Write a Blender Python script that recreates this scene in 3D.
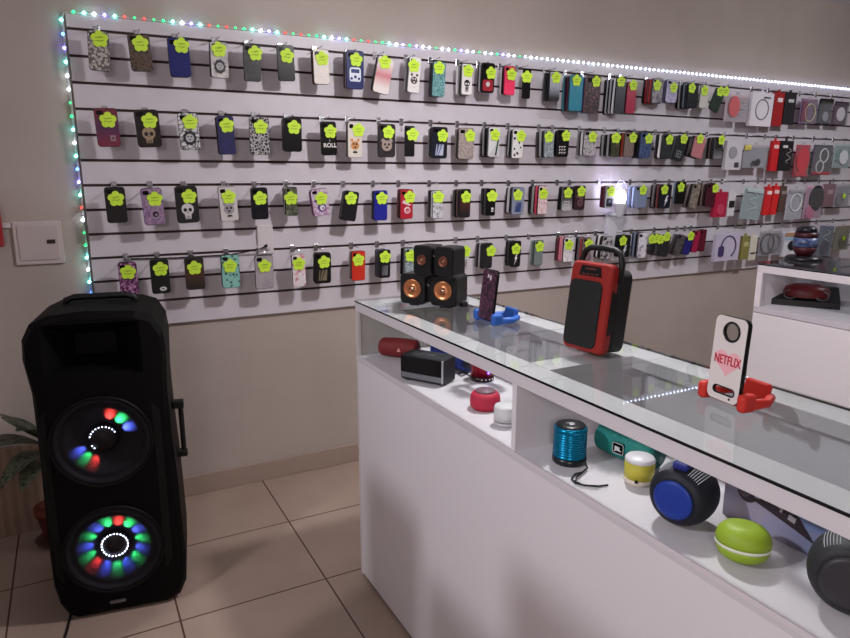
import bpy, bmesh, math, random
from mathutils import Vector, Matrix, Euler
random.seed(7)
for o in list(bpy.data.objects): bpy.data.objects.remove(o)
SC = bpy.context.scene
COL = SC.collection
R = math.radians

# ------------------------------------------------------------------ camera
CAM = Vector((0.0, -3.07, 1.47)); FPX = 665.6; PITCH = R(12.17); HEAD = R(27.87)
cd = bpy.data.cameras.new('camera'); cam = bpy.data.objects.new('camera', cd); COL.objects.link(cam)
cam.location = CAM; cam.rotation_euler = Euler((R(90) - PITCH, 0, -HEAD), 'XYZ')
cd.sensor_fit = 'HORIZONTAL'; cd.sensor_width = 36.0; cd.lens = 36.0 * FPX / 850.0; cd.clip_start = 0.02
SC.camera = cam
FW = Vector((math.sin(HEAD) * math.cos(PITCH), math.cos(HEAD) * math.cos(PITCH), -math.sin(PITCH)))
RT = Vector((math.cos(HEAD), -math.sin(HEAD), 0)); UP = RT.cross(FW)
def at(px, py, axis, val):
    """measured photo point -> world point on the plane (axis = val) the thing stands on or hangs in"""
    r = FW * FPX + RT * (px - 425) + UP * (319 - py)
    return CAM + r * ((val - CAM[axis]) / r[axis])

# ------------------------------------------------------------------ world, exposure, ceiling lamps' light
SC.view_settings.view_transform = 'Standard'; SC.view_settings.look = 'None'
SC.view_settings.gamma = 1.0; SC.view_settings.use_curve_mapping = False
SC.view_settings.exposure = 1.3
w = bpy.data.worlds.new('room_air'); SC.world = w; w.use_nodes = True
w.node_tree.nodes['Background'].inputs[0].default_value = (0.5, 0.45, 0.5, 1); w.node_tree.nodes['Background'].inputs[1].default_value = 0.05
def area(name, loc, size, power, col, aim=None):
    l = bpy.data.lights.new(name, 'AREA'); l.shape = 'DISK'; l.size = size; l.energy = power; l.color = col
    o = bpy.data.objects.new(name, l); COL.objects.link(o); o.location = loc
    d = (Vector(aim) - Vector(loc)) if aim else Vector((0, 0, -1))
    o.rotation_euler = d.to_track_quat('-Z', 'Y').to_euler(); return o
LAMPS = [((-1.55, -2.0, 2.4), 0, 12.5, (0.93, 0.93, 1.0)), ((1.45, -1.45, 2.3), 12.0, 7.4, (1.0, 0.96, 0.98)), ((4.3, -1.6, 2.4), 9.0, 6.0, (0.95, 0.96, 1.0))]
for p, e, ea, c in LAMPS:            # a bare bulb under a reflector: all round plus a stronger share downwards
    if e:
        l = bpy.data.lights.new('lamp_glow', 'POINT'); l.energy = e; l.color = c; l.shadow_soft_size = 0.055
        o = bpy.data.objects.new('lamp_glow', l); COL.objects.link(o); o.location = p
    area('lamp_downlight', p, 0.12, ea, c, None if e else (0.84, -1.9, 0.5))
area('warm_fill', (-0.9, -4.5, 2.0), 0.7, 10.0, (1.0, 0.92, 0.91), (0.9, -2.6, 0.3))  # added warm fill from the camera side, with no actual opening behind it

# ------------------------------------------------------------------ materials
def lin(c):
    out = []
    for v in c[:3]:
        v = v / 255.0
        out.append(v / 12.92 if v <= 0.04045 else ((v + 0.055) / 1.055) ** 2.4)
    return (*out, 1.0)
MATS = {}
def mat(c, rough=0.5, metal=0.0, emit=0.0, alpha=1.0, spec=0.4, trans=0.0, name='plain'):
    k = ('m', tuple(c), rough, metal, emit, alpha, spec, trans)
    if k in MATS: return MATS[k]
    m = bpy.data.materials.new(name); m.use_nodes = True; b = m.node_tree.nodes['Principled BSDF']
    b.inputs['Base Color'].default_value = lin(c); b.inputs['Roughness'].default_value = rough
    b.inputs['Metallic'].default_value = metal; b.inputs['Specular IOR Level'].default_value = spec
    b.inputs['Alpha'].default_value = alpha; b.inputs['Transmission Weight'].default_value = trans
    if emit: b.inputs['Emission Color'].default_value = lin(c); b.inputs['Emission Strength'].default_value = emit
    MATS[k] = m; return m
def pmat(kind, cols, scale=60, rough=0.4, metal=0.0):
    """procedural surface print"""
    k = ('p', kind, tuple(map(tuple, cols)), scale, rough, metal)
    if k in MATS: return MATS[k]
    m = bpy.data.materials.new(kind + '_print'); m.use_nodes = True; nt = m.node_tree; N = nt.nodes; L = nt.links
    b = N['Principled BSDF']; b.inputs['Roughness'].default_value = rough; b.inputs['Metallic'].default_value = metal
    tc = N.new('ShaderNodeTexCoord'); rp = N.new('ShaderNodeValToRGB')
    if kind in ('floral', 'leopard', 'lace', 'glitter'):
        t = N.new('ShaderNodeTexVoronoi'); t.inputs['Scale'].default_value = scale
        if kind == 'lace': t.feature = 'DISTANCE_TO_EDGE'
        L.new(tc.outputs['Object'], t.inputs['Vector'])
        if kind == 'glitter':
            s = N.new('ShaderNodeSeparateColor'); L.new(t.outputs['Color'], s.inputs[0]); src = s.outputs[0]
        else: src = t.outputs['Distance']
    elif kind == 'grad':
        s = N.new('ShaderNodeSeparateXYZ'); L.new(tc.outputs['Object'], s.inputs[0])
        mp = N.new('ShaderNodeMapRange'); mp.inputs[1].default_value = -0.07; mp.inputs[2].default_value = 0.07
        L.new(s.outputs[2], mp.inputs[0]); src = mp.outputs[0]
    elif kind == 'stripes':
        t = N.new('ShaderNodeTexWave'); t.inputs['Scale'].default_value = scale; t.inputs['Distortion'].default_value = 1.5
        L.new(tc.outputs['Object'], t.inputs['Vector']); src = t.outputs['Fac']
    else:
        t = N.new('ShaderNodeTexNoise'); t.inputs['Scale'].default_value = scale; t.inputs['Detail'].default_value = 4
        L.new(tc.outputs['Object'], t.inputs['Vector']); src = t.outputs['Fac']
    L.new(src, rp.inputs[0]); e = rp.color_ramp.elements
    lim = {'floral': (0.0, 0.62), 'leopard': (0.2, 0.5), 'lace': (0.0, 0.16), 'glitter': (0.1, 0.95), 'grad': (0.1, 0.9), 'stripes': (0.35, 0.65)}.get(kind, (0.36, 0.64))
    n = len(cols)
    while len(e) < n: e.new(0.5)
    for i, c in enumerate(cols):
        e[i].position = lim[0] + (lim[1] - lim[0]) * i / (n - 1); e[i].color = lin(c)
    L.new(rp.outputs[0], b.inputs['Base Color']); MATS[k] = m; return m
def glassmat(tint=(235, 240, 238), ior=1.45, dust=0.0):
    m = bpy.data.materials.new('clear_glass'); m.use_nodes = True; nt = m.node_tree; N = nt.nodes; L = nt.links
    for n in list(N): N.remove(n)
    out = N.new('ShaderNodeOutputMaterial'); tr = N.new('ShaderNodeBsdfTransparent'); gl = N.new('ShaderNodeBsdfGlossy'); fr = N.new('ShaderNodeFresnel'); mx = N.new('ShaderNodeMixShader')
    tr.inputs[0].default_value = lin(tint); gl.inputs['Roughness'].default_value = 0.02; fr.inputs[0].default_value = ior
    ge = N.new('ShaderNodeNewGeometry'); iv = N.new('ShaderNodeMath'); iv.operation = 'SUBTRACT'; iv.inputs[0].default_value = 1.0; L.new(ge.outputs['Backfacing'], iv.inputs[1])
    ml = N.new('ShaderNodeMath'); ml.operation = 'MULTIPLY'; L.new(iv.outputs[0], ml.inputs[0]); L.new(fr.outputs[0], ml.inputs[1])
    L.new(ml.outputs[0], mx.inputs[0]); L.new(tr.outputs[0], mx.inputs[1]); L.new(gl.outputs[0], mx.inputs[2])
    last = mx
    if dust:
        df = N.new('ShaderNodeBsdfDiffuse'); df.inputs[0].default_value = lin((200, 200, 200)); m2 = N.new('ShaderNodeMixShader'); m2.inputs[0].default_value = dust
        L.new(mx.outputs[0], m2.inputs[1]); L.new(df.outputs[0], m2.inputs[2]); last = m2
    L.new(last.outputs[0], out.inputs[0]); return m

WHITE = mat((224, 218, 222), 0.38, name='white_laminate'); SHELFW = mat((206, 202, 206), 0.45, name='shelf_laminate'); RIMW = mat((212, 206, 210), 0.4, name='rim_laminate')
BLACK = mat((4, 4, 5), 0.55, name='black_plastic')
BLACKG = mat((8, 8, 10), 0.18, name='black_gloss'); CHROME = mat((200, 200, 205), 0.25, 1.0, name='chrome')
DARKSLOT = mat((58, 38, 38), 0.6, name='dark_slot'); GLASS = glassmat(); SHOWGLASS = glassmat((250, 250, 250), 1.3)
LIME = mat((196, 232, 62), 0.6, name='lime_card'); TAGINK = mat((64, 96, 30), 0.7, name='green_ink')

# ------------------------------------------------------------------ mesh helpers
def NB(): return bmesh.new()
def _mi(faces, mi):
    for f in faces: f.material_index = mi
def box(bm, lo, hi, mi=0, bev=0.0, seg=2, M=None):
    lo, hi = Vector(lo), Vector(hi); c = (lo + hi) / 2; s = hi - lo
    n0 = set(bm.faces)
    r = bmesh.ops.create_cube(bm, size=1.0, matrix=Matrix.Translation(c) @ Matrix.Diagonal((s.x, s.y, s.z, 1)))
    if bev:
        ed = {e for v in r['verts'] for e in v.link_edges}
        bmesh.ops.bevel(bm, geom=list(ed), offset=bev, segments=seg, affect='EDGES', profile=0.5)
    new = [f for f in bm.faces if f not in n0]; _mi(new, mi)
    if M is not None:
        bmesh.ops.transform(bm, matrix=M, verts=list({v for f in new for v in f.verts}))
    return new
def lathe(bm, prof, M=None, seg=28, mi=0, mis=None):
    """profile [(r, z)] turned about z"""
    M = M or Matrix(); rings = []
    for r, z in prof:
        if r < 1e-5: rings.append([bm.verts.new(M @ Vector((0, 0, z)))])
        else: rings.append([bm.verts.new(M @ Vector((r * math.cos(2 * math.pi * i / seg), r * math.sin(2 * math.pi * i / seg), z))) for i in range(seg)])
    for k in range(len(rings) - 1):
        a, b = rings[k], rings[k + 1]; m = mis[k] if mis else mi
        for i in range(seg):
            j = (i + 1) % seg
            if len(a) == 1 and len(b) == 1: continue
            if len(a) == 1: f = bm.faces.new((a[0], b[i], b[j]))
            elif len(b) == 1: f = bm.faces.new((a[i], a[j], b[0]))
            else: f = bm.faces.new((a[i], a[j], b[j], b[i]))
            f.material_index = m; f.smooth = True
def tube(bm, pts, r, seg=8, mi=0, closed=False):
    pts = [Vector(p) for p in pts]; n = len(pts); rings = []; up = None
    for i, p in enumerate(pts):
        if closed: t = pts[(i + 1) % n] - pts[i - 1]
        else: t = pts[min(i + 1, n - 1)] - pts[max(i - 1, 0)]
        t.normalize()
        if up is None: up = t.orthogonal().normalized()
        up = (up - t * up.dot(t)).normalized(); s = t.cross(up)
        rr = r[i] if isinstance(r, (list, tuple)) else r
        rings.append([bm.verts.new(p + (up * math.cos(2 * math.pi * k / seg) + s * math.sin(2 * math.pi * k / seg)) * rr) for k in range(seg)])
    for i in range(n if closed else n - 1):
        a, b = rings[i], rings[(i + 1) % n]
        for k in range(seg):
            f = bm.faces.new((a[k], a[(k + 1) % seg], b[(k + 1) % seg], b[k])); f.material_index = mi; f.smooth = True
    if not closed:
        f = bm.faces.new(rings[0][::-1]); f.material_index = mi; f = bm.faces.new(rings[-1]); f.material_index = mi
def prism(bm, pts, y0, y1, mi=0, M=None, cham=0.0, side=None):
    """outline [(x, z)] extruded from y0 (front, towards -y) to y1, optional chamfer at the front edge"""
    M = M or Matrix(); n = len(pts); side = mi if side is None else side
    cx = sum(p[0] for p in pts) / n; cz = sum(p[1] for p in pts) / n
    def sc(p, d):
        v = Vector((p[0] - cx, p[1] - cz)); l = v.length or 1; v *= max(0, (l - d)) / l; return (cx + v.x, cz + v.y)
    rows = []
    if cham: rows += [[(*sc(p, cham), y0) for p in pts], [(*p, y0 + cham) for p in pts], [(*p, y1 - cham) for p in pts], [(*sc(p, cham), y1) for p in pts]]
    else: rows += [[(*p, y0) for p in pts], [(*p, y1) for p in pts]]
    vs = [[bm.verts.new(M @ Vector((a, y, b))) for a, b, y in row] for row in rows]
    f = bm.faces.new(vs[0]); f.material_index = mi
    f = bm.faces.new(vs[-1][::-1]); f.material_index = side
    for k in range(len(vs) - 1):
        for i in range(n):
            j = (i + 1) % n; f = bm.faces.new((vs[k][i], vs[k + 1][i], vs[k + 1][j], vs[k][j])); f.material_index = side
            if cham: f.smooth = False
def rrect(w, h, r, seg=4, cx=0, cz=0):
    out = []
    for sx, sz, a0 in ((1, 1, 0), (-1, 1, 90), (-1, -1, 180), (1, -1, 270)):
        for i in range(seg + 1):
            a = R(a0 + 90 * i / seg); out.append((cx + sx * (w / 2 - r) + r * math.cos(a), cz + sz * (h / 2 - r) + r * math.sin(a)))
    return out
def ell(rx, rz, cx=0, cz=0, seg=16, a0=0, a1=360):
    return [(cx + rx * math.cos(R(a0 + (a1 - a0) * i / seg)), cz + rz * math.sin(R(a0 + (a1 - a0) * i / seg))) for i in range(seg + (0 if a1 - a0 == 360 else 1))]
def link(name, bm, mats, parent=None, smooth=False, loc=None, rot=None):
    bmesh.ops.recalc_face_normals(bm, faces=bm.faces)
    me = bpy.data.meshes.new(name); bm.to_mesh(me); bm.free()
    for m in (mats if isinstance(mats, (list, tuple)) else [mats]): me.materials.append(m)
    if smooth:
        for p in me.polygons: p.use_smooth = True
    o = bpy.data.objects.new(name, me); COL.objects.link(o)
    if parent: o.parent = parent
    if loc is not None: o.location = loc
    if rot is not None: o.rotation_euler = rot
    return o
def tag(o, label=None, cat=None, group=None, kind=None):
    if label: o['label'] = label
    if cat: o['category'] = cat
    if group: o['group'] = group
    if kind: o['kind'] = kind
    return o
def thing(name, label, cat, loc=(0, 0, 0), rz=0.0, group=None, rot=None):
    o = bpy.data.objects.new(name, None); COL.objects.link(o); o.location = loc; o.rotation_euler = rot or (0, 0, rz); o.empty_display_size = 0.05
    return tag(o, label, cat, group)
def struct(name, bm, m, **k): return tag(link(name, bm, m, **k), kind='structure')
def text_mesh(s, size, depth=0.0004, bold=0.0):
    cu = bpy.data.curves.new('lettering', 'FONT'); cu.body = s; cu.size = size; cu.extrude = depth; cu.align_x = 'CENTER'; cu.align_y = 'CENTER'; cu.offset = bold
    o = bpy.data.objects.new('lettering', cu); COL.objects.link(o); bpy.context.view_layer.update()
    me = bpy.data.meshes.new_from_object(o.evaluated_get(bpy.context.evaluated_depsgraph_get())); bpy.data.objects.remove(o)
    return me
def lettering(name, s, size, m, parent, loc, rot=(R(90), 0, 0), scale=(1, 1, 1), bold=0.0):
    me = text_mesh(s, size, bold=bold); me.materials.clear(); me.materials.append(m)
    o = bpy.data.objects.new(name, me); COL.objects.link(o); o.parent = parent; o.location = loc; o.rotation_euler = rot; o.scale = scale; return o
def facing(dx, dy): return math.atan2(dx, -dy)       # z turn that makes local -y look along (dx, dy)

# ------------------------------------------------------------------ room shell
XL, XR, YB, ZC = -1.9, 7.2, -5.2, 2.64
WALLM = pmat('noise', [(166, 154, 146), (172, 160, 152)], 2.5, 0.75)
def wallbox(name, lo, hi, m): bm = NB(); box(bm, lo, hi); return struct(name, bm, m)
wallbox('wall_back', (XL, 0, 0), (XR, 0.12, ZC), WALLM)
wallbox('wall_left', (XL - 0.12, YB, 0), (XL, 0.12, ZC), WALLM)
wallbox('wall_right', (XR, YB, 0), (XR + 0.12, 0.12, ZC), WALLM)
wallbox('wall_front', (XL, YB - 0.12, 0), (XR, YB, ZC), WALLM)
wallbox('ceiling', (XL - 0.12, YB - 0.12, ZC), (XR + 0.12, 0.12, ZC + 0.1), mat((205, 200, 205), 0.8))
def tiles():
    m = bpy.data.materials.new('floor_tile'); m.use_nodes = True; nt = m.node_tree; N = nt.nodes; L = nt.links; b = N['Principled BSDF']
    tc = N.new('ShaderNodeTexCoord'); mp = N.new('ShaderNodeMapping'); br = N.new('ShaderNodeTexBrick'); ns = N.new('ShaderNodeTexNoise')
    mp.inputs['Location'].default_value = (-0.197, 0.458 - 5 * 0.475, 0)
    br.offset = 0; br.squash = 1; br.inputs['Scale'].default_value = 1; br.inputs['Brick Width'].default_value = 0.515; br.inputs['Row Height'].default_value = 0.475
    br.inputs['Mortar Size'].default_value = 0.0035; br.inputs['Mortar Smooth'].default_value = 0.2
    br.inputs['Color1'].default_value = lin((160, 140, 127)); br.inputs['Color2'].default_value = lin((155, 135, 122)); br.inputs['Mortar'].default_value = lin((84, 60, 52))
    L.new(tc.outputs['Object'], mp.inputs[0]); L.new(mp.outputs[0], br.inputs[0]); ns.inputs['Scale'].default_value = 3; L.new(tc.outputs['Object'], ns.inputs[0])
    mx = N.new('ShaderNodeMixRGB'); mx.blend_type = 'SOFT_LIGHT'; mx.inputs[0].default_value = 0.3; L.new(br.outputs[0], mx.inputs[1]); L.new(ns.outputs[0], mx.inputs[2])
    L.new(mx.outputs[0], b.inputs['Base Color']); b.inputs['Roughness'].default_value = 0.22; return m
bm = NB(); box(bm, (XL, YB, -0.1), (XR, 0, 0)); struct('floor', bm, tiles())
SKIRT = mat((156, 138, 126), 0.3)
bm = NB(); box(bm, (XL, -0.012, 0), (XR, 0, 0.095), bev=0.003); struct('baseboard_back', bm, SKIRT)
bm = NB(); box(bm, (XL, YB, 0), (XL + 0.012, -0.012, 0.095), bev=0.003); struct('baseboard_left', bm, SKIRT)

# unseen stepped blockers added left of the frame to shade counter front and left wall
for y0_, y1_, z_ in ((-1.741, -1.56, 1.50), (-1.958, -1.769, 1.428), (-2.7, -1.9585, 1.556), (-1.42, -0.3, 2.3)):
    xx_ = -0.25 if z_ == 2.3 else 0
    bm = NB(); box(bm, (-0.47 + xx_, y0_, 0), (-0.44 + xx_, y1_, z_), 0, 0.002); struct('shadow_blocker', bm, mat((200, 196, 198), 0.5))

# slotted display board on the wall
SX0, SX1, SZ0, SZ1 = 0.062, XR, 0.833, 2.075
GZ = [2.022 - 0.0985 * k for k in range(12)]
bm = NB()
edges = [SZ1] + [z for g in GZ for z in (g + 0.0055, g - 0.0055)] + [SZ0]
for i in range(0, len(edges), 2): box(bm, (SX0, -0.018, edges[i + 1]), (SX1 - 0.002, -0.0075, edges[i]), 0)
box(bm, (SX0, -0.0075, SZ0), (SX1 - 0.002, -0.001, SZ1), 1)
SLAT = pmat('noise', [(200, 194, 200), (204, 198, 204)], 14, 0.42)
tag(link('slatwall', bm, [SLAT, DARKSLOT]), 'long white slatted display board on the wall, carrying all the hooks', 'display board')
FY = -0.018      # its face

# ------------------------------------------------------------------ light strip round the board
ls = thing('led_light_strip', 'multicoloured light strip along the top and left edge of the white board', 'light strip', (SX0 - 0.01, -0.012, SZ1 + 0.006))
def loc_(p): return Vector(p) - Vector((SX0 - 0.01, -0.012, SZ1 + 0.006))
bm = NB(); tube(bm, [loc_(p) for p in ((0.05, -0.012, 0.96), (0.05, -0.012, 2.06), (0.056, -0.012, 2.078), (0.075, -0.012, 2.081), (3.0, -0.012, 2.081), (SX1 - 0.02, -0.012, 2.081))], 0.005, 6)
link('strip_tube', bm, mat((190, 190, 190), 0.4), ls)
LEDC = {'g': ((40, 235, 120), 1.6), 'c': ((110, 255, 245), 8), 'w': ((225, 245, 255), 9), 'v': ((130, 120, 255), 8), 'r': ((230, 70, 60), 1.0), 'd': ((60, 200, 120), 0.9), 'b': ((70, 130, 255), 5), 'k': ((205, 222, 255), 5)}
SEQ = 'gcwvcrdrd'
def led_mesh(c):
    col, s = LEDC[c]; bm = NB(); bmesh.ops.create_icosphere(bm, subdivisions=1, radius=0.0062); me = bpy.data.meshes.new('led')
    bm.to_mesh(me); bm.free(); me.materials.append(mat(col, 0.4, emit=s, name='led_lit')); return me
LM = {c: led_mesh(c) for c in LEDC}
def led(c, p):
    o = bpy.data.objects.new('led', LM[c]); COL.objects.link(o); o.parent = ls; o.location = loc_(p)
for k in range(22): led('grdgbwcvrg'[(k * 7) % 10] if k % 9 > 4 else 'cbvcw'[k % 5], (0.046, -0.018, 2.05 - k * 0.0505))
x = 0.09; k = 0
while x < 2.9 and k < 78:
    c = SEQ[k % 9] if x < 1.5 else ('wkdwkgv'[k % 7] if x < 2.2 else 'wkk'[k % 3]); led(c, (x, -0.02, 2.083)); x += 0.036; k += 1
bm = NB()
while x < SX1 - 0.03:
    bmesh.ops.create_icosphere(bm, subdivisions=1, radius=0.0062, matrix=Matrix.Translation(loc_((x, -0.02, 2.083)))); x += 0.036
tag(link('led_row', bm, mat((205, 218, 255), 0.4, emit=6, name='led_lit_white'), ls), kind='stuff')

# ------------------------------------------------------------------ phone case parts
def shell_mesh(w_, h_, m_face, m_side, t=0.011):
    bm = NB(); prism(bm, rrect(w_, h_, min(w_, h_) * 0.15, 4), -t / 2, t / 2, 0, None, 0.002, 1)
    me = bpy.data.meshes.new('phone_case'); bmesh.ops.recalc_face_normals(bm, faces=bm.faces); bm.to_mesh(me); bm.free()
    me.materials.append(m_face); me.materials.append(m_side); return me
def star_mesh(r=0.031):
    bm = NB(); pts = []
    for i in range(40):
        a = 2 * math.pi * i / 40; q = r * (0.74 + 0.26 * abs(math.cos(2.5 * (a - math.pi / 2))) ** 0.75); pts.append((q * math.cos(a), q * math.sin(a)))
    prism(bm, pts, -0.0006, 0.0006); me = bpy.data.meshes.new('price_tag'); bmesh.ops.recalc_face_normals(bm, faces=bm.faces); bm.to_mesh(me); bm.free(); me.materials.append(LIME); return me
def ink_mesh(r=0.027):
    bm = NB(); rnd = random.Random(3)
    for row, zz in enumerate((0.006, -0.006)):
        x = -0.014
        for i in range(5):
            s = 0.0034; p0 = (x, -0.0009, zz + rnd.uniform(-s, s)); p1 = (x + 0.0022, -0.0009, zz + rnd.uniform(-s, s)); p2 = (x + 0.0048, -0.0009, zz + rnd.uniform(-s, s))
            tube(bm, [p0, p1, p2], 0.0009, 4); x += 0.0058
    me = bpy.data.meshes.new('handwriting'); bm.to_mesh(me); bm.free(); me.materials.append(TAGINK); return me
STAR, INK = star_mesh(), ink_mesh()
def hook_mesh():
    bm = NB(); box(bm, (-0.011, -0.006, -0.012), (0.011, 0.0, 0.02), 0, 0.002)
    tube(bm, [(0, -0.004, 0.004), (0, -0.098, 0.003), (0, -0.104, 0.006)], 0.0022, 6, 0)
    me = bpy.data.meshes.new('slatwall_hook'); bm.to_mesh(me); bm.free(); me.materials.append(CHROME); return me
HOOK = hook_mesh()
def art_mesh(kind, w_, h_, cols, t=0.011):
    """prints on a case: shapes in units of half width / half height"""
    bm = NB(); a, b = w_ / 2, h_ / 2; y = [-t / 2 - 0.0004]
    def P(pts, mi=0): prism(bm, [(p[0] * a, p[1] * b) for p in pts], y[0] - 0.0003, y[0], mi); y[0] -= 0.00035
    E_ = lambda cx, cz, rx, rz, mi=0: P(ell(rx, rz * a / b, cx, cz), mi)
    if kind == 'skull':
        E_(0, -0.25, 0.55, 0.55, 0); P([(-0.3, -0.5), (0.3, -0.5), (0.25, -0.78), (-0.25, -0.78)], 0)
        E_(-0.22, -0.28, 0.16, 0.17, 1); E_(0.22, -0.28, 0.16, 0.17, 1); P([(-0.07, -0.45), (0.07, -0.45), (0, -0.38)], 1)
        for q in (-0.12, 0, 0.12): P([(q - 0.02, -0.77), (q + 0.02, -0.77), (q + 0.02, -0.6), (q - 0.02, -0.6)], 1)
    elif kind == 'face':
        E_(0, -0.3, 0.6, 0.55, 0); E_(-0.45, 0.0, 0.2, 0.22, 0); E_(0.45, 0.0, 0.2, 0.22, 0)
        E_(-0.22, -0.22, 0.12, 0.14, 1); E_(0.22, -0.22, 0.12, 0.14, 1); E_(0, -0.4, 0.16, 0.1, 1); P([(-0.35, -0.72), (0.35, -0.72), (0.2, -0.62), (-0.2, -0.62)], 1)
    elif kind == 'lion':
        for i in range(9):
            q = R(i * 40); E_(0.45 * math.cos(q), -0.35 + 0.27 * math.sin(q), 0.24, 0.24, 0)
        E_(0, -0.35, 0.42, 0.42, 1); E_(-0.15, -0.28, 0.08, 0.08, 0); E_(0.15, -0.28, 0.08, 0.08, 0); P([(-0.1, -0.4), (0.1, -0.4), (0, -0.5)], 0)
    elif kind == 'oval': E_(0.2, -0.72, 0.38, 0.24, 0); P([(0, -0.72), (0.2, -0.68), (0.4, -0.72), (0.2, -0.76)], 1)
    elif kind == 'van':
        P(rrect(1.3, 0.75, 0.2, 3, 0, -0.25), 0); P(rrect(0.95, 0.2, 0.05, 3, 0, -0.06), 1); E_(-0.42, -0.45, 0.14, 0.14, 1); E_(0.42, -0.45, 0.14, 0.14, 1); E_(0, -0.36, 0.16, 0.16, 1); P([(-0.6, -0.66), (0.6, -0.66), (0.6, -0.6), (-0.6, -0.6)], 1)
    elif kind == 'dots':
        rnd = random.Random(int(w_ * 1e5))
        for i in range(9): q = rnd.uniform(0.09, 0.2); E_(rnd.uniform(-0.7, 0.7), rnd.uniform(-0.85, 0.4), q, q, i % 2)
    elif kind == 'swirl':
        E_(0.1, -0.4, 0.5, 0.5, 0); E_(0.15, -0.42, 0.3, 0.3, 1); E_(0.2, -0.45, 0.12, 0.12, 0); P([(-0.8, 0.1), (-0.5, 0.3), (0.7, -0.05), (0.4, -0.1)], 0)
    elif kind == 'half': P([(-0.9, -0.9), (0.85, -0.9), (0.85, 0.1)], 0); P([(0.85, 0.1), (0.5, -0.9), (0.2, -0.9), (0.75, 0.5)], 1)
    elif kind == 'low': P(rrect(1.6, 0.75, 0.2, 3, 0, -0.5), 0); E_(0, -0.42, 0.3, 0.3, 1)
    elif kind == 'mark': P([(0.15, -0.7), (0.6, -0.7), (0.6, -0.4), (0.15, -0.4)], 0); P([(0.28, -0.62), (0.47, -0.62), (0.47, -0.5), (0.28, -0.5)], 1)
    elif kind == 'lines':
        for i in range(5): P([(-0.5 + i * 0.1, -0.8), (-0.35 + i * 0.2, -0.8), (-0.28 + i * 0.2, -0.1 + 0.05 * (i % 2)), (-0.36 + i * 0.18, -0.1)], i % 2)
    elif kind == 'letters':
        for i in range(3):
            for j in range(3): x0 = -0.55 + j * 0.38; z0 = -0.2 - i * 0.22; P([(x0, z0), (x0 + 0.26, z0), (x0 + 0.26, z0 - 0.04), (x0 + 0.08, z0 - 0.04), (x0 + 0.08, z0 - 0.14), (x0, z0 - 0.14)], 0)
    elif kind == 'bolt': P([(0.1, 0.1), (0.35, 0.1), (0.1, -0.25), (0.35, -0.25), (-0.35, -0.85), (-0.05, -0.4), (-0.3, -0.4)], 0)
    me = bpy.data.meshes.new('artwork'); bmesh.ops.recalc_face_normals(bm, faces=bm.faces); bm.to_mesh(me); bm.free()
    for c in cols: me.materials.append(mat(c, 0.45, name='print_ink'))
    return me

K, Wt, Gy, Dg = (5, 5, 7), (226, 222, 220), (150, 148, 150), (52, 50, 54)
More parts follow.
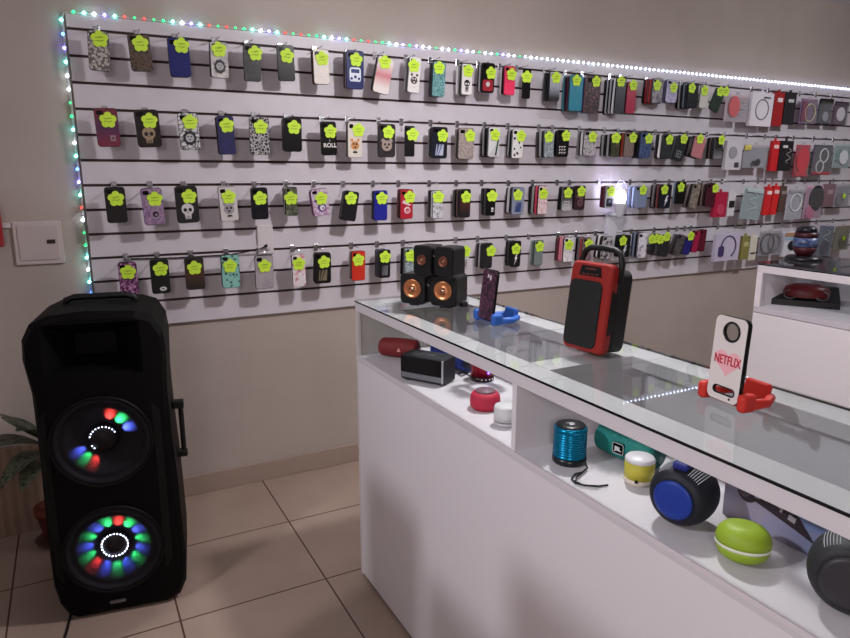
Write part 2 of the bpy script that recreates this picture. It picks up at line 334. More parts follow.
# front case of every hook: left, right, top, bottom (photo px), cases on the hook, tilt, look, short name, material, print, tag, colours behind
ROWS = [
 ('top row', 0, [
  (88, 110, 31, 71, 1, 2, 'black-and-white floral', 'floral', ('floral', [(40, 38, 40), (190, 186, 182), (90, 80, 78)], 90), None, (99.5, 39), None),
  (129, 151.5, 34.5, 71.5, 1, -3, 'dark brown patterned', 'brown', ('noise', [(46, 34, 28), (92, 74, 60), (40, 30, 28)], 60), None, (140.4, 43.7), None),
  (168.5, 190, 38, 77, 2, -2, 'plain navy blue', 'navy', (30, 34, 100), None, (181.4, 45.5), [(34, 32, 60)]),
  (210.5, 228, 42, 78.4, 2, 0, 'clear grey-print', 'clear grey', ('noise', [(200, 196, 194), (150, 148, 150)], 40), ('lion', [Dg, (170, 168, 170)]), (218.8, 49.5), [(44, 30, 34)]),
  (243.5, 260.5, 44.5, 81.5, 2, 0, 'black faintly patterned', 'faint black', ('noise', [(22, 20, 22), (48, 46, 48)], 60), None, (255.2, 53.3), [K]),
  (277.2, 294.5, 45.4, 81.2, 1, -2, 'plain black white-cornered', 'white-cornered', K, None, (287, 55.8), None),
  (313, 329, 49.5, 84.4, 2, -2, 'cream flower-printed', 'cream', ('floral', [(196, 150, 110), (226, 218, 208), (214, 210, 204)], 70), None, (322, 58.6), [(52, 40, 42)]),
  (346, 363.5, 50.7, 89.3, 3, 0, 'navy case-back camper-van', 'camper-van', (30, 40, 92), ('van', [(214, 220, 230), (40, 54, 110)]), (356, 59.7), [(150, 130, 132), (60, 50, 60)]),
  (374, 392, 57, 94, 2, 11, 'tilted pink-to-white', 'pink-to-white', ('grad', [(222, 214, 210), (196, 120, 128), (226, 216, 212)], 1), None, (384.8, 62.4), [(30, 26, 28)]),
  (407.8, 420, 57, 93, 3, 4, 'white deer-print', 'deer', Wt, ('face', [(80, 66, 66), (214, 206, 204)]), (413.8, 65.8), [K, Gy]),
  (432, 445, 62, 97, 3, 2, 'teal glitter', 'teal glitter', ('glitter', [(50, 92, 96), (140, 190, 190), (70, 120, 122)], 260), None, (439, 68), [K, Dg]),
  (461.4, 471.8, 64, 95, 4, 0, 'white skull-print', 'white skull', Wt, ('skull', [K, Wt]), (468, 71), [K, Gy, (220, 216, 214)]),
  (481, 494, 63, 93, 3, 0, 'black red-bellied', 'red-bellied', K, ('low', [(150, 30, 44), (200, 196, 196)]), (491, 73), [Gy, K]),
  (503.8, 514.6, 66, 95.3, 3, -1, 'hot pink', 'hot pink', ('grad', [(236, 56, 100), (224, 44, 90), (200, 60, 80)], 1), None, (511.5, 74.6), [K, (196, 190, 190)]),
  (523, 529.6, 69, 98.8, 1, 0, 'narrow-looking black', 'slim black', K, None, (526.9, 76.9), None),
  (549, 559.5, 72, 101, 4, 0, 'grey black-ended', 'grey black-ended', ('grad', [(30, 28, 30), (150, 156, 168), (190, 188, 190)], 1), None, (556, 77.6), [K, K, (60, 60, 64)]),
  (568.8, 582, 75, 111.4, 4, -1, 'long plain teal', 'long teal', (48, 128, 150), None, (576.3, 80.5), [(70, 30, 48), (40, 22, 34), (60, 120, 130)]),
  (584.5, 599.6, 76, 113.5, 3, 0, 'long black blossom', 'black blossom', ('floral', [(196, 130, 130), (70, 40, 48), (26, 20, 26)], 80), None, (596, 81.5), [(46, 60, 100), (120, 150, 190)]),
  (615, 624.6, 78, 113.8, 7, 0, 'long charcoal', 'long charcoal', (50, 52, 60), None, (620.7, 81.5), [(200, 200, 204), K, Gy, K, (170, 170, 176), K]),
  (626, 635.3, 82, 113.8, 3, 0, 'long crimson', 'crimson', (160, 34, 66), None, (633, 85.3), [K, (130, 120, 120)]),
  (651.5, 662.2, 78.4, 103.8, 5, 0, 'charcoal-and-grey', 'charcoal-and-grey', ('noise', [(60, 56, 64), (150, 146, 154)], 30), None, (657.2, 85.3), [(150, 40, 44), (90, 26, 30), (130, 34, 40), K]),
  (665.5, 676.8, 80, 103, 3, 0, 'lavender', 'lavender', ('floral', [(120, 112, 150), (176, 170, 200)], 60), None, (673.7, 87.6), [(90, 84, 120), (200, 196, 210)]),
  (687.5, 697.5, 83, 108.4, 6, -2, 'plain black inky', 'inky', (20, 22, 30), None, (691.9, 88), [K, (90, 110, 120), K, (160, 160, 160), K]),
  (699.5, 708, 85, 108.5, 1, 0, 'clear pale-backed', 'clear', (196, 194, 190), None, (704.5, 90.7), None),
  (711, 722, 89, 112, 1, 20, 'tilted dark green', 'dark green', (36, 52, 44), None, (720, 91.5), None)]),
 ('second row', 3, [
  (95.4, 119.3, 108.3, 146.8, 1, -2, 'burgundy', 'burgundy', ('grad', [(110, 26, 56), (70, 30, 70), (104, 24, 44)], 1), ('mark', [(140, 120, 130), (104, 24, 44)]), (108, 120), None),
  (135.5, 160.5, 109.8, 147.4, 1, -3, 'black bead-skull', 'bead-skull', (34, 24, 26), ('skull', [(150, 130, 104), (30, 22, 24)]), (149.4, 120.7), None),
  (178.6, 199.3, 113, 150, 1, -2, 'white lion-print', 'white lion', ('lace', [(40, 40, 44), (206, 204, 206)], 50), ('lion', [(34, 34, 38), (170, 168, 172)]), (190, 122), None),
  (217.5, 234.8, 116, 154.6, 3, -2, 'starry navy blue', 'starry navy', ('glitter', [(32, 30, 78), (30, 28, 74), (36, 34, 90)], 60), None, (226.7, 125.4), [(34, 28, 40), (60, 54, 72)]),
  (249.5, 269.3, 117, 155, 1, 0, 'black white-lace', 'lace', ('lace', [(200, 196, 198), (26, 24, 26)], 80), None, (260.6, 127), None),
  (283.5, 301.6, 118, 151.8, 3, 0, 'glossy black', 'glossy black', K, None, (294, 127.3), [(60, 56, 58), K]),
  (320.5, 336.5, 121.6, 155.5, 1, -2, 'black white-lettered ROLL', 'ROLL', K, 'ROLL', (330.3, 131.6), None),
  (347.5, 361.6, 122, 158, 2, 0, 'cream tiger-and-moustache', 'tiger', (214, 206, 196), ('face', [(200, 140, 84), (30, 26, 26)]), (358.3, 130.3), [(60, 50, 50)]),
  (377.8, 395, 124, 157.4, 1, 0, 'dark grey dog-print', 'dog', (50, 46, 48), ('face', [(160, 142, 132), (30, 26, 28)]), (388.4, 132.2), None),
  (405, 413.8, 126, 156.7, 1, 0, 'slim-looking plain black', 'plain slim black', K, None, (412.5, 134.5), None),
  (431, 447, 127, 158.6, 3, 0, 'black silver-graphic', 'silver-graphic', (26, 28, 40), ('lines', [(176, 180, 196), (90, 100, 140)]), (442.6, 135.8), [K, Gy]),
  (458, 473.6, 128, 159.3, 3, 0, 'beige flower-printed', 'beige flower', ('floral', [(150, 126, 120), (176, 160, 154), (140, 130, 126)], 80), None, (470, 135.8), [K, (128, 116, 112)]),
  (488, 499, 127, 157, 5, 0, 'white green-wedge', 'green-wedge', (206, 206, 206), ('half', [(190, 190, 192), (34, 60, 40)]), (495, 135), [K, K, Gy, K]),
  (511.8, 522.5, 129, 158.4, 4, 0, 'white football-print', 'football', (218, 216, 214), ('dots', [K, K]), (521, 136), [K, (150, 150, 152), K]),
  (543.5, 553.5, 130, 157.6, 5, -3, 'grey sparkling', 'grey sparkling', ('glitter', [(110, 122, 130), (176, 182, 188), (90, 100, 108)], 200), None, (548.8, 136.9), [K, Gy, K, (70, 66, 66)]),
  (556, 568.5, 130, 157, 2, 0, 'black block-lettered', 'block-lettered', K, ('letters', [Wt, Wt]), (566, 135.8), [K]),
  (583, 596, 130.7, 156, 4, 0, 'grey stone-pattern', 'stone', ('noise', [(120, 116, 120), (190, 186, 188), (90, 86, 90)], 50), None, (592.6, 137), [(200, 196, 196), K, (120, 116, 116)]),
  (611.5, 618.5, 134, 157, 7, 0, 'mottled olive-black', 'olive-black', ('noise', [(40, 42, 30), (80, 78, 60)], 60), None, (616, 138), [K, Gy, K, K, (150, 150, 150), K]),
  (623.8, 633.5, 132.3, 157, 3, 0, 'taupe', 'taupe', (122, 106, 100), None, (633, 137.7), [(150, 60, 40), K]),
  (639.5, 650.7, 132.5, 158.4, 4, 0, 'navy paisley', 'paisley', ('floral', [(46, 60, 110), (30, 38, 74), (70, 90, 130)], 70), None, (648.7, 138.7), [K, K, (30, 30, 50)]),
  (661.4, 670.7, 134, 159, 4, 0, 'dark slate', 'slate', (44, 48, 52), None, (669.4, 139.7), [Wt, K, (60, 60, 64)]),
  (674, 685.5, 136, 161, 3, 14, 'tilted black white-lettered', 'tilted lettered', (30, 36, 40), ('letters', [(160, 166, 168), Wt]), (683.7, 139), [(90, 92, 94), K]),
  (692, 704, 136.5, 158, 4, 10, 'tilted powder pink', 'powder pink', (184, 118, 124), None, (700, 139), [K, (60, 44, 48), K]),
  (713.7, 722, 137, 159, 5, 0, 'black grey-ended', 'grey-ended', ('grad', [(120, 120, 124), (26, 24, 28), (26, 24, 28)], 1), None, (721.4, 140), [K, (100, 80, 76), K, (180, 176, 174)])]),
 ('third row', 6, [
  (105.5, 126.5, 187, 223, 1, -1, 'plain matt black', 'matt black', (28, 25, 27), None, (116, 198.7), None),
  (142, 164, 188, 225, 1, -3, 'mauve glitter', 'mauve glitter', ('glitter', [(96, 70, 116), (170, 140, 170), (120, 96, 120)], 220), ('swirl', [(150, 128, 150), (34, 24, 34)]), (154.8, 199), None),
  (175.5, 198.5, 186, 223, 1, -2, 'black owl-skull', 'owl-skull', (34, 32, 34), ('skull', [(200, 196, 196), (30, 28, 30)]), (189, 196.5), None),
  (219, 237.6, 186.6, 221.4, 2, -3, 'white kitten-face', 'kitten', (200, 194, 194), ('face', [(150, 146, 150), (30, 28, 32)]), (228.6, 197), [(190, 180, 182)]),
  (251, 268, 187.5, 219.5, 2, -1, 'black navy-edged', 'navy-edged', (18, 18, 26), None, (260.2, 198.3), [(24, 24, 56)]),
  (286, 297, 187, 215.8, 4, 0, 'dark olive-print', 'olive-print', ('noise', [(34, 40, 30), (110, 116, 90)], 70), None, (291, 198.3), [K, (200, 196, 194), K]),
  (311, 329, 188.5, 215.8, 2, -8, 'purple eye-pattern', 'purple eye', ('floral', [(90, 60, 130), (210, 200, 214), (170, 130, 160)], 60), ('swirl', [(90, 60, 120), (220, 216, 220)]), (321.4, 198.3), [(150, 90, 130)]),
  (342, 358, 191, 221, 3, 9, 'tilted matt black', 'tilted matt black', (24, 24, 30), None, (351, 198.3), [(70, 68, 74), K]),
  (373.8, 387, 190.4, 220.5, 3, 0, 'royal blue', 'royal blue', (34, 38, 140), None, (381.8, 198.3), [K, (50, 48, 56)]),
  (400, 412.5, 189.4, 219, 3, 0, 'red lion-line', 'red lion', (170, 36, 52), ('swirl', [(216, 190, 194), (170, 36, 52)]), (409.6, 197), [K, (120, 30, 40)]),
  (433, 442, 190.4, 218.6, 4, 0, 'silver-flower', 'silver-flower', ('floral', [(90, 90, 96), (196, 196, 200)], 60), None, (438.3, 197), [Wt, K, (90, 80, 84)]),
  (459.5, 470, 189, 217.6, 5, 0, 'black brown-streaked', 'brown-streaked', ('grad', [(20, 18, 20), (70, 34, 28), (20, 18, 20)], 1), None, (466, 197), [K, (110, 80, 70), K, (90, 84, 80)]),
  (486.5, 494.5, 188.5, 215.8, 4, 0, 'black small-badge', 'small-badge', K, ('mark', [Wt, K]), (492, 196), [(60, 58, 60), K, K]),
  (511.5, 523.7, 187.3, 214.5, 4, 0, 'grey blue-feather', 'blue-feather', (130, 136, 156), ('lines', [(50, 66, 120), (60, 70, 110)]), (517.9, 195), [K, (180, 176, 178), K]),
  (537.5, 546.7, 185.6, 214.5, 6, 0, 'pink blossom-print', 'pink blossom', ('floral', [(40, 30, 34), (214, 180, 184), (220, 196, 198)], 55), None, (543.4, 194), [(190, 60, 80), K, Gy, K, K]),
  (561.8, 572, 186.5, 210.9, 3, 0, 'silver block-lettered', 'silver-lettered', ('grad', [(180, 178, 180), (70, 68, 70), (50, 48, 50)], 1), ('letters', [Wt, Wt]), (568, 193), [K, K]),
  (574, 584.6, 185.6, 210, 2, 0, 'dark brown butterfly', 'butterfly', (54, 34, 40), ('swirl', [(110, 80, 86), (54, 34, 40)]), (581.3, 191.4), [K]),
  (605, 613.2, 185.6, 208, 3, 0, 'white black-footed', 'black-footed', (190, 190, 196), ('low', [(26, 26, 40), (90, 90, 110)]), (611, 191.4), [(80, 24, 44), (70, 22, 40)]),
  (634, 646.5, 186, 208, 4, 0, 'grey-blue', 'grey-blue', (120, 132, 160), None, (643, 190), [(150, 170, 210), (80, 80, 92), (120, 140, 190)]),
  (661, 670.5, 184.5, 208.5, 6, 0, 'black white-wishbone', 'wishbone', (22, 24, 40), ('bolt', [(220, 220, 230), Wt]), (664.5, 189.6), [K, (110, 60, 64), K, (130, 120, 124), K]),
  (675.5, 684.8, 181.5, 204, 2, 0, 'plain black raised', 'raised black', K, None, (681, 187.3), [(130, 146, 160)]),
  (690, 698.5, 184, 208.5, 4, 10, 'tan marbled', 'tan marbled', ('noise', [(150, 140, 126), (90, 84, 76)], 60), None, None, [K, (160, 150, 140), (110, 104, 96)]),
  (705.5, 714.5, 183, 206.5, 5, 0, 'dark maroon', 'maroon', (70, 20, 36), None, (715.3, 188.3), [(60, 30, 34), (150, 140, 134), (90, 60, 56), (140, 130, 124)])]),
 ('bottom row', 9, [
  (119, 138, 262, 296.3, 2, -1, 'purple glitter', 'purple glitter', ('glitter', [(66, 14, 56), (90, 24, 80), (200, 150, 190), (70, 16, 60)], 160), None, (128, 272.2), [(60, 30, 40)]),
  (150.6, 169.7, 259, 293.7, 1, -1, 'black oval-badge', 'oval-badge', (22, 26, 24), ('oval', [(200, 200, 200), (22, 22, 22)]), (160.5, 269), None),
  (185, 204.4, 257, 289.7, 2, -1, 'wood-brown', 'wood-brown', ('grad', [(34, 28, 26), (70, 42, 26), (32, 26, 24)], 1), None, (194.5, 267.8), [(44, 30, 30)]),
  (221.6, 239.5, 254.4, 288, 2, 0, 'mint leopard-spot', 'mint', ('leopard', [(24, 30, 30), (120, 176, 164), (130, 186, 174)], 60), None, (230, 266), [(60, 70, 70)]),
  (255, 273.4, 255, 288.8, 1, 0, 'clear grey black-rimmed', 'black-rimmed', ('noise', [(150, 142, 148), (166, 158, 164)], 20), None, (264.6, 266), None),
  (292, 305.4, 253.8, 287, 2, -2, 'white pink-scribble', 'pink-scribble', ('noise', [(214, 206, 208), (224, 216, 218), (190, 90, 110)], 40), None, (298.8, 263.8), [(80, 60, 90)]),
  (313.8, 330.8, 252.5, 283.5, 2, 0, 'black gilt-figure', 'gilt-figure', (22, 22, 22), ('lines', [(120, 110, 90), (60, 54, 46)]), (324, 262), [K]),
  (351.5, 364.8, 250.8, 280.7, 3, 0, 'orange-red', 'orange-red', (196, 50, 34), None, (358.3, 260), [K, (170, 150, 146)]),
  (378.8, 390, 249.6, 278, 4, 0, 'black grey-streaked', 'grey-streaked', (24, 24, 28), ('lines', [(110, 108, 114), (70, 68, 74)]), (385, 257), [K, (70, 70, 84), K]),
  (405.5, 415.5, 247.8, 276, 4, 0, 'pale turquoise-print', 'turquoise-print', ('lace', [(40, 44, 50), (170, 186, 190)], 90), None, (411, 256), [(150, 148, 146), K, K]),
  (459, 469, 248, 269, 1, 0, 'white half-hidden', 'half-hidden white', (196, 192, 192), ('lines', [(130, 128, 132), (150, 150, 152)]), (465.7, 251.5), None),
  (480.5, 492, 243, 268.5, 4, 0, 'plain charcoal-black', 'charcoal-black', (26, 25, 27), None, (491, 251), [Gy, K, (90, 86, 88)]),
  (510.8, 520.2, 240.8, 267, 4, 0, 'black white-figure', 'white-figure', K, ('bolt', [Wt, Wt]), (516, 249), [K, (60, 58, 60), K]),
  (533.7, 542.5, 240, 265.5, 3, 0, 'grey-green', 'grey-green', (112, 124, 120), None, (539.6, 246.6), [(90, 100, 98), (150, 156, 154)]),
  (563, 572.3, 237, 262, 5, 0, 'white petal-print', 'petal', ('floral', [(50, 44, 60), (214, 210, 214), (226, 222, 224)], 60), None, (569, 245), [(200, 130, 140), (210, 120, 134), (90, 40, 50), (70, 30, 40)]),
  (581.8, 590, 237.5, 262, 4, 0, 'grey red-edged', 'red-edged', ('noise', [(150, 120, 124), (70, 60, 64)], 50), None, (588.7, 244), [(170, 60, 60), (110, 100, 104), K]),
  (600.5, 611, 236, 259, 4, 6, 'black-and-white panelled', 'panelled', ('noise', [K, (200, 196, 200)], 45), None, None, [K, Wt, K]),
  (619, 629.7, 235, 257.3, 3, 0, 'black white-lightning', 'lightning', (20, 24, 26), ('bolt', [(200, 210, 214), Wt]), (623, 240.8), [K, K]),
  (637.5, 646, 232.6, 258, 4, 0, 'lavender-white marble', 'marble', ('noise', [(206, 202, 214), (226, 222, 230), (120, 110, 130)], 25), None, None, [K, (130, 140, 160), (40, 50, 80)]),
  (660, 669, 235, 256.5, 7, 8, 'dark grey four-tag', 'four-tag', (40, 42, 44), None, (666.7, 236.7), [Dg, (70, 72, 74), Dg, (60, 62, 66), Dg, (80, 82, 84)]),
  (675, 682.5, 234.5, 255.5, 3, 14, 'tilted bronze-pattern', 'bronze', ('noise', [(90, 84, 86), (50, 46, 48)], 70), None, None, [(60, 54, 56), (110, 104, 106)]),
  (683, 691, 237, 254.5, 2, 12, 'tilted deep blue', 'deep blue', (36, 34, 110), None, (690.6, 236), [(36, 34, 100)]),
  (693, 698, 231, 252.5, 2, 6, 'deep rose', 'deep rose', (150, 30, 66), None, None, [(50, 20, 30)]),
  (699, 704.5, 229.5, 251.5, 2, 2, 'wine-coloured', 'wine', (90, 24, 40), None, None, [(80, 50, 50)])]),
]
FD = -0.118      # distance of the front case from the wall face plane
def sidecol(c): return mat(tuple(int(v * 0.55) for v in c), 0.4)
GRP = 'phone cases hung on the white slatted board'
n_cases = 0
for rname, gi, row in ROWS:
    prev = None
    for (x0, x1, y0, y1, n, tilt, desc, short, m, art, tg, backs) in row:
        fy = FD
        p = at((x0 + x1) / 2, (y0 + y1) / 2, 1, fy); a = at(x0, (y0 + y1) / 2, 1, fy); b = at(x1, (y0 + y1) / 2, 1, fy)
        c_ = at((x0 + x1) / 2, y0, 1, fy); d_ = at((x0 + x1) / 2, y1, 1, fy)
        wd = (b.x - a.x); ht = c_.z - d_.z
        if tilt: wd -= abs(math.sin(R(tilt))) * ht * 0.35
        wd = max(wd, 0.035)
        yaw = 0.0
        if wd < 0.058: yaw = R(-14 if short not in ('white-figure',) else 0)     # turned away a little on its hook
        fm = mat(m, 0.32) if isinstance(m[0], int) else pmat(m[0], m[1], m[2])
        base = m if isinstance(m[0], int) else m[1][0]
        sm = BLACK if short in ('black-rimmed', 'purple glitter', 'floral') else sidecol(base)
        me = shell_mesh(wd / max(0.9, math.cos(yaw)), ht, fm, sm)
        o = bpy.data.objects.new('phone_case', me); COL.objects.link(o); o.location = p; o.rotation_euler = Euler((R(3), R(tilt), yaw), 'XYZ')
        where = 'at the left end' if prev is None else 'right of the %s one' % prev
        tag(o, '%s phone case, %s, %s' % (desc, rname, where), 'phone case', GRP); n_cases += 1
        # camera cut-out
        cm = NB(); prism(cm, rrect(wd * 0.28, ht * 0.11, 0.004, 2, -wd * 0.26, ht * 0.38), -0.0064, -0.005); link('camera_opening', cm, BLACKG, o)
        if art == 'ROLL':
            lettering('lettering', 'ROLL', 0.026, mat(Wt, 0.5), o, (0.004, -0.0062, -0.03), bold=0.0006); lettering('lettering', '&', 0.014, mat(Gy, 0.5), o, (0.004, -0.0062, -0.008))
        elif art:
            am = bpy.data.objects.new('artwork', art_mesh(art[0], wd, ht, art[1])); COL.objects.link(am); am.parent = o
        if tg:
            q = at(tg[0], tg[1], 1, fy - 0.008); s = bpy.data.objects.new('price_tag', STAR); COL.objects.link(s)
            s.parent = o; mw = Matrix.LocRotScale(p, o.rotation_euler, None); lp = mw.inverted() @ q; s.location = (lp.x, -0.0085, lp.z)
            s.rotation_euler = (0, -R(tilt) + random.uniform(-0.12, 0.12), 0)
            i_ = bpy.data.objects.new('handwriting', INK); COL.objects.link(i_); i_.parent = s
            if short == 'four-tag':
                for q0 in ((651.4, 239), (656, 238.4), (660.5, 239.4)):
                    q = at(q0[0], q0[1], 1, fy - 0.008); s2 = s.copy(); COL.objects.link(s2); s2.parent = o; lp = mw.inverted() @ q; s2.location = (lp.x, -0.0085 - 0.0015 * (660 - q0[0]) / 3, lp.z)
                    i2 = i_.copy(); COL.objects.link(i2); i2.parent = s2
            if short == 'dark green':
                q = at(725.5, 91.5, 1, fy - 0.008); s2 = s.copy(); COL.objects.link(s2); s2.parent = o; lp = mw.inverted() @ q; s2.location = (lp.x, -0.0085, lp.z)
                i2 = i_.copy(); COL.objects.link(i2); i2.parent = s2
        # hook in the slot above
        h = bpy.data.objects.new('slatwall_hook', HOOK); COL.objects.link(h)
        h.location = (p.x + 0.004, FY, GZ[gi] - 0.004); tag(h, 'metal hook carrying the %s phone case, %s' % (short, rname), 'hook', 'metal hooks in the slatted board')
        # the cases behind
        nb = n - 1; sp = min(0.0165, 0.088 / max(nb, 1))
        for k in range(nb):
            bc = (backs or [K])[k % len(backs or [K])]; mm = mat(bc, 0.35); bme = shell_mesh(wd * random.uniform(0.93, 1.0) / max(0.9, math.cos(yaw)), ht * random.uniform(0.95, 1.0), mm, mm, t=min(0.011, sp * 0.8))
            bo = bpy.data.objects.new('phone_case', bme); COL.objects.link(bo); j = random.uniform(-0.003, 0.003)
            bo.location = (p.x + j, p.y + sp * (k + 1) + 0.001, p.z + random.uniform(-0.002, 0.003)); bo.rotation_euler = Euler((R(3), R(tilt + random.uniform(-1.5, 1.5)), yaw), 'XYZ')
            pos = 'only phone case behind' if nb == 1 else ('phone case directly behind' if k == 0 else ('rearmost phone case behind' if k == nb - 1 else ('middle phone case behind' if nb == 3 else ('second phone case behind', 'third phone case behind', 'fourth phone case behind', 'fifth phone case behind')[k - 1])))
            tag(bo, '%s the %s front case, %s' % (pos, short, rname), 'phone case', GRP); n_cases += 1
        prev = short
print('cases', n_cases)

# ------------------------------------------------------------------ packed accessories at the right end of the board
def ring(bm, cx, cz, r, t, y, mi=0, a0=0, a1=360):
    n = 20; pts = [(cx + r * math.cos(R(a0 + (a1 - a0) * i / n)), y, cz + r * math.sin(R(a0 + (a1 - a0) * i / n))) for i in range(n if a1 - a0 == 360 else n + 1)]
    tube(bm, pts, t, 6, mi, closed=(a1 - a0 == 360))
BAGF = glassmat((244, 246, 248), 1.35, 0.08)
PGRP = 'packed accessories on the slatted board'
def pack(x0, x1, y0, y1, gi, label, back, content, style='bag', cat='accessory pack', dist=-0.1, tilt=0):
    p = at((x0 + x1) / 2, (y0 + y1) / 2, 1, dist); a = at(x0, (y0 + y1) / 2, 1, dist); b = at(x1, (y0 + y1) / 2, 1, dist)
    hh = at((x0 + x1) / 2, y0, 1, dist).z - at((x0 + x1) / 2, y1, 1, dist).z; ww = b.x - a.x
    t = thing('accessory_pack' if style != 'box' else 'accessory_box', label, cat, p, 0, PGRP, rot=(R(2), R(tilt), 0))
    bm = NB()
    if style == 'box':
        box(bm, (-ww / 2, -0.012, -hh / 2), (ww / 2, 0.012, hh / 2), 0, 0.001); box(bm, (-0.012, -0.001, hh / 2 - 0.001), (0.012, 0.001, hh / 2 + 0.018), 0)
        link('carton', bm, mat(back, 0.45), t); y = -0.0125
    else:
        box(bm, (-ww / 2, -0.001, -hh / 2), (ww / 2, 0.001, hh / 2), 0)
        link('backing_card', bm, mat(back, 0.5), t); y = -0.008
        bm = NB(); box(bm, (-ww / 2 + 0.004, -0.017, -hh / 2 + 0.004), (ww / 2 - 0.004, -0.0012, hh / 2 - 0.014), 0, 0.005); link('clear_cover', bm, BAGF, t)
        bm = NB(); box(bm, (-0.016, -0.0015, hh / 2 - 0.003), (0.016, 0.0015, hh / 2 + 0.016), 0, 0.001); link('hanger_tab', bm, mat((170, 168, 172), 0.4), t)
    for nm, kind, col, *ar in content:
        bm = NB(); cx, cz, s = (ar + [0, 0, 1])[:3] if len(ar) >= 3 else (0, 0, 1); X, Z = cx * ww / 2, cz * hh / 2
        if kind == 'ring': ring(bm, X, Z, 0.5 * min(ww, hh) * s, 0.0045, y)
        elif kind == 'headset':
            r = 0.42 * min(ww, hh) * s; ring(bm, X, Z, r, 0.0055, y, 0, -60, 190); q = R(190)
            prism(bm, rrect(r * 0.7, r * 1.0, r * 0.25, 3, X + r * math.cos(q), Z + r * math.sin(q) - r * 0.2), y - 0.006, y + 0.004)
        elif kind == 'rect': prism(bm, rrect(ww * s, hh * s * (ar[3] if len(ar) > 3 else 1), 0.003, 2, X, Z), y - 0.0035, y + 0.0015)
        elif kind == 'disc': prism(bm, ell(min(ww, hh) * 0.5 * s, min(ww, hh) * 0.5 * s * (ar[3] if len(ar) > 3 else 1), X, Z), y - 0.005, y + 0.002, cham=0.001)
        elif kind == 'cord':
            pts = [(X + ww * 0.3 * s * math.sin(i * 0.9), y - 0.001 * (i % 2), Z + hh * 0.4 * s * (1 - i / 7)) for i in range(15)]; tube(bm, pts, 0.0022, 6)
        elif kind == 'star': prism(bm, [(X + q[0], Z + q[1]) for q in [((0.022 * (0.8 + 0.2 * math.cos(5 * (i * 0.157 - 1.5708)))) * math.cos(i * 0.157), (0.022 * (0.8 + 0.2 * math.cos(5 * (i * 0.157 - 1.5708)))) * math.sin(i * 0.157)) for i in range(40)]], y - 0.012, y - 0.011)
        link(nm, bm, LIME if kind == 'star' else mat(col, 0.45), t)
    h = bpy.data.objects.new('slatwall_hook', HOOK); COL.objects.link(h); h.location = (p.x, FY, GZ[gi] - 0.004)
    tag(h, 'metal hook carrying the ' + label.split(',')[0], 'hook', 'metal hooks in the slatted board'); return t
RD, SV = (190, 30, 36), (196, 194, 200)
pack(725, 747.5, 94.6, 122, 0, 'clear pack with a coral-pink gadget, top row beside the leftmost white box', (196, 176, 180), [('gadget', 'disc', (220, 90, 96), -0.3, 0.1, 0.6, 1.3), ('cable', 'cord', SV, 0.4, 0, 0.6)])
pack(749.5, 771, 93, 126.5, 0, 'white earphone box with a thin cord loop, top row', (214, 208, 214), [('cord_print', 'ring', (120, 118, 126), 0, 0, 0.6), ('label_strip', 'rect', (40, 38, 44), 0.35, 0.72, 0.3, 0.12)], 'box')
pack(771.8, 781.5, 92.5, 126.5, 0, 'tall dark red accessory box, top row', (150, 28, 32), [('white_label', 'rect', (214, 200, 200), 0.1, 0.55, 0.5, 0.25)], 'box')
pack(783, 793.5, 93, 125, 0, 'tall black accessory box beside the dark red one, top row', (34, 32, 36), [('white_label', 'rect', (190, 188, 190), 0, 0.5, 0.5, 0.2)], 'box')
pack(800, 816.5, 99, 124, 0, 'purple-backed pack with a pale cable, top row', (130, 100, 130), [('cable', 'ring', (200, 196, 150), 0.1, -0.1, 0.7), ('header', 'rect', (120, 40, 70), -0.6, 0, 0.3, 2.6)])
pack(818, 831, 99.5, 124, 0, 'dark pack with a black header, top row', (66, 66, 76), [('header', 'rect', (18, 18, 20), 0, 0.85, 1.0, 0.2), ('adapter', 'disc', (150, 150, 156), 0, -0.4, 0.45)])
pack(833.5, 847, 101.5, 125, 0, 'plum and white pack, rightmost of the top row', (92, 62, 84), [('adapter', 'disc', (214, 206, 212), -0.1, -0.1, 0.6), ('header', 'rect', (60, 40, 60), 0, 0.8, 0.9, 0.2)])
pack(724.5, 740.5, 141, 170, 3, 'pale grey accessory box, second row, beside the earbud pack', (196, 192, 198), [('small_print', 'rect', (60, 60, 66), 0.4, -0.65, 0.25, 0.7), ('emblem_print', 'disc', (150, 148, 156), -0.2, 0.2, 0.5)], 'box')
pack(743, 767, 145, 168, 3, 'clear pack of black earbuds with a yellow corner, second row', (170, 162, 168), [('yellow_corner', 'rect', (214, 200, 90), -0.75, 0.75, 0.25, 0.9), ('earbud', 'disc', (24, 24, 28), 0.2, -0.5, 0.3), ('earbud', 'disc', (24, 24, 28), -0.15, -0.6, 0.25)])
pack(770, 776.8, 141, 171, 3, 'narrow bright red accessory box, second row', RD, [('white_label', 'rect', (230, 200, 200), 0, 0.62, 0.6, 0.2)], 'box')
pack(778, 790.5, 141, 171, 3, 'black accessory box beside the narrow red one, second row', (26, 24, 28), [('white_label', 'rect', (206, 200, 200), -0.3, 0.62, 0.35, 0.25), ('cord_print', 'cord', (170, 168, 172), 0.4, 0, 0.6)], 'box')
pack(794.5, 808.5, 145, 177, 3, 'bright red pack with a moulded shape, second row', (176, 60, 76), [('gadget', 'disc', (214, 24, 50), 0, 0.05, 0.85, 1.3), ('card_label', 'rect', (200, 40, 60), 0, -0.8, 0.8, 0.16)])
pack(812, 831, 145, 175, 3, 'dark pack with white cable rings and a red foot, second row', (84, 80, 86), [('cable', 'ring', (226, 224, 226), 0.1, 0.3, 0.45), ('cable', 'ring', (206, 204, 206), -0.2, -0.45, 0.4), ('red_strip', 'rect', (180, 30, 44), 0, -0.88, 0.95, 0.1)])
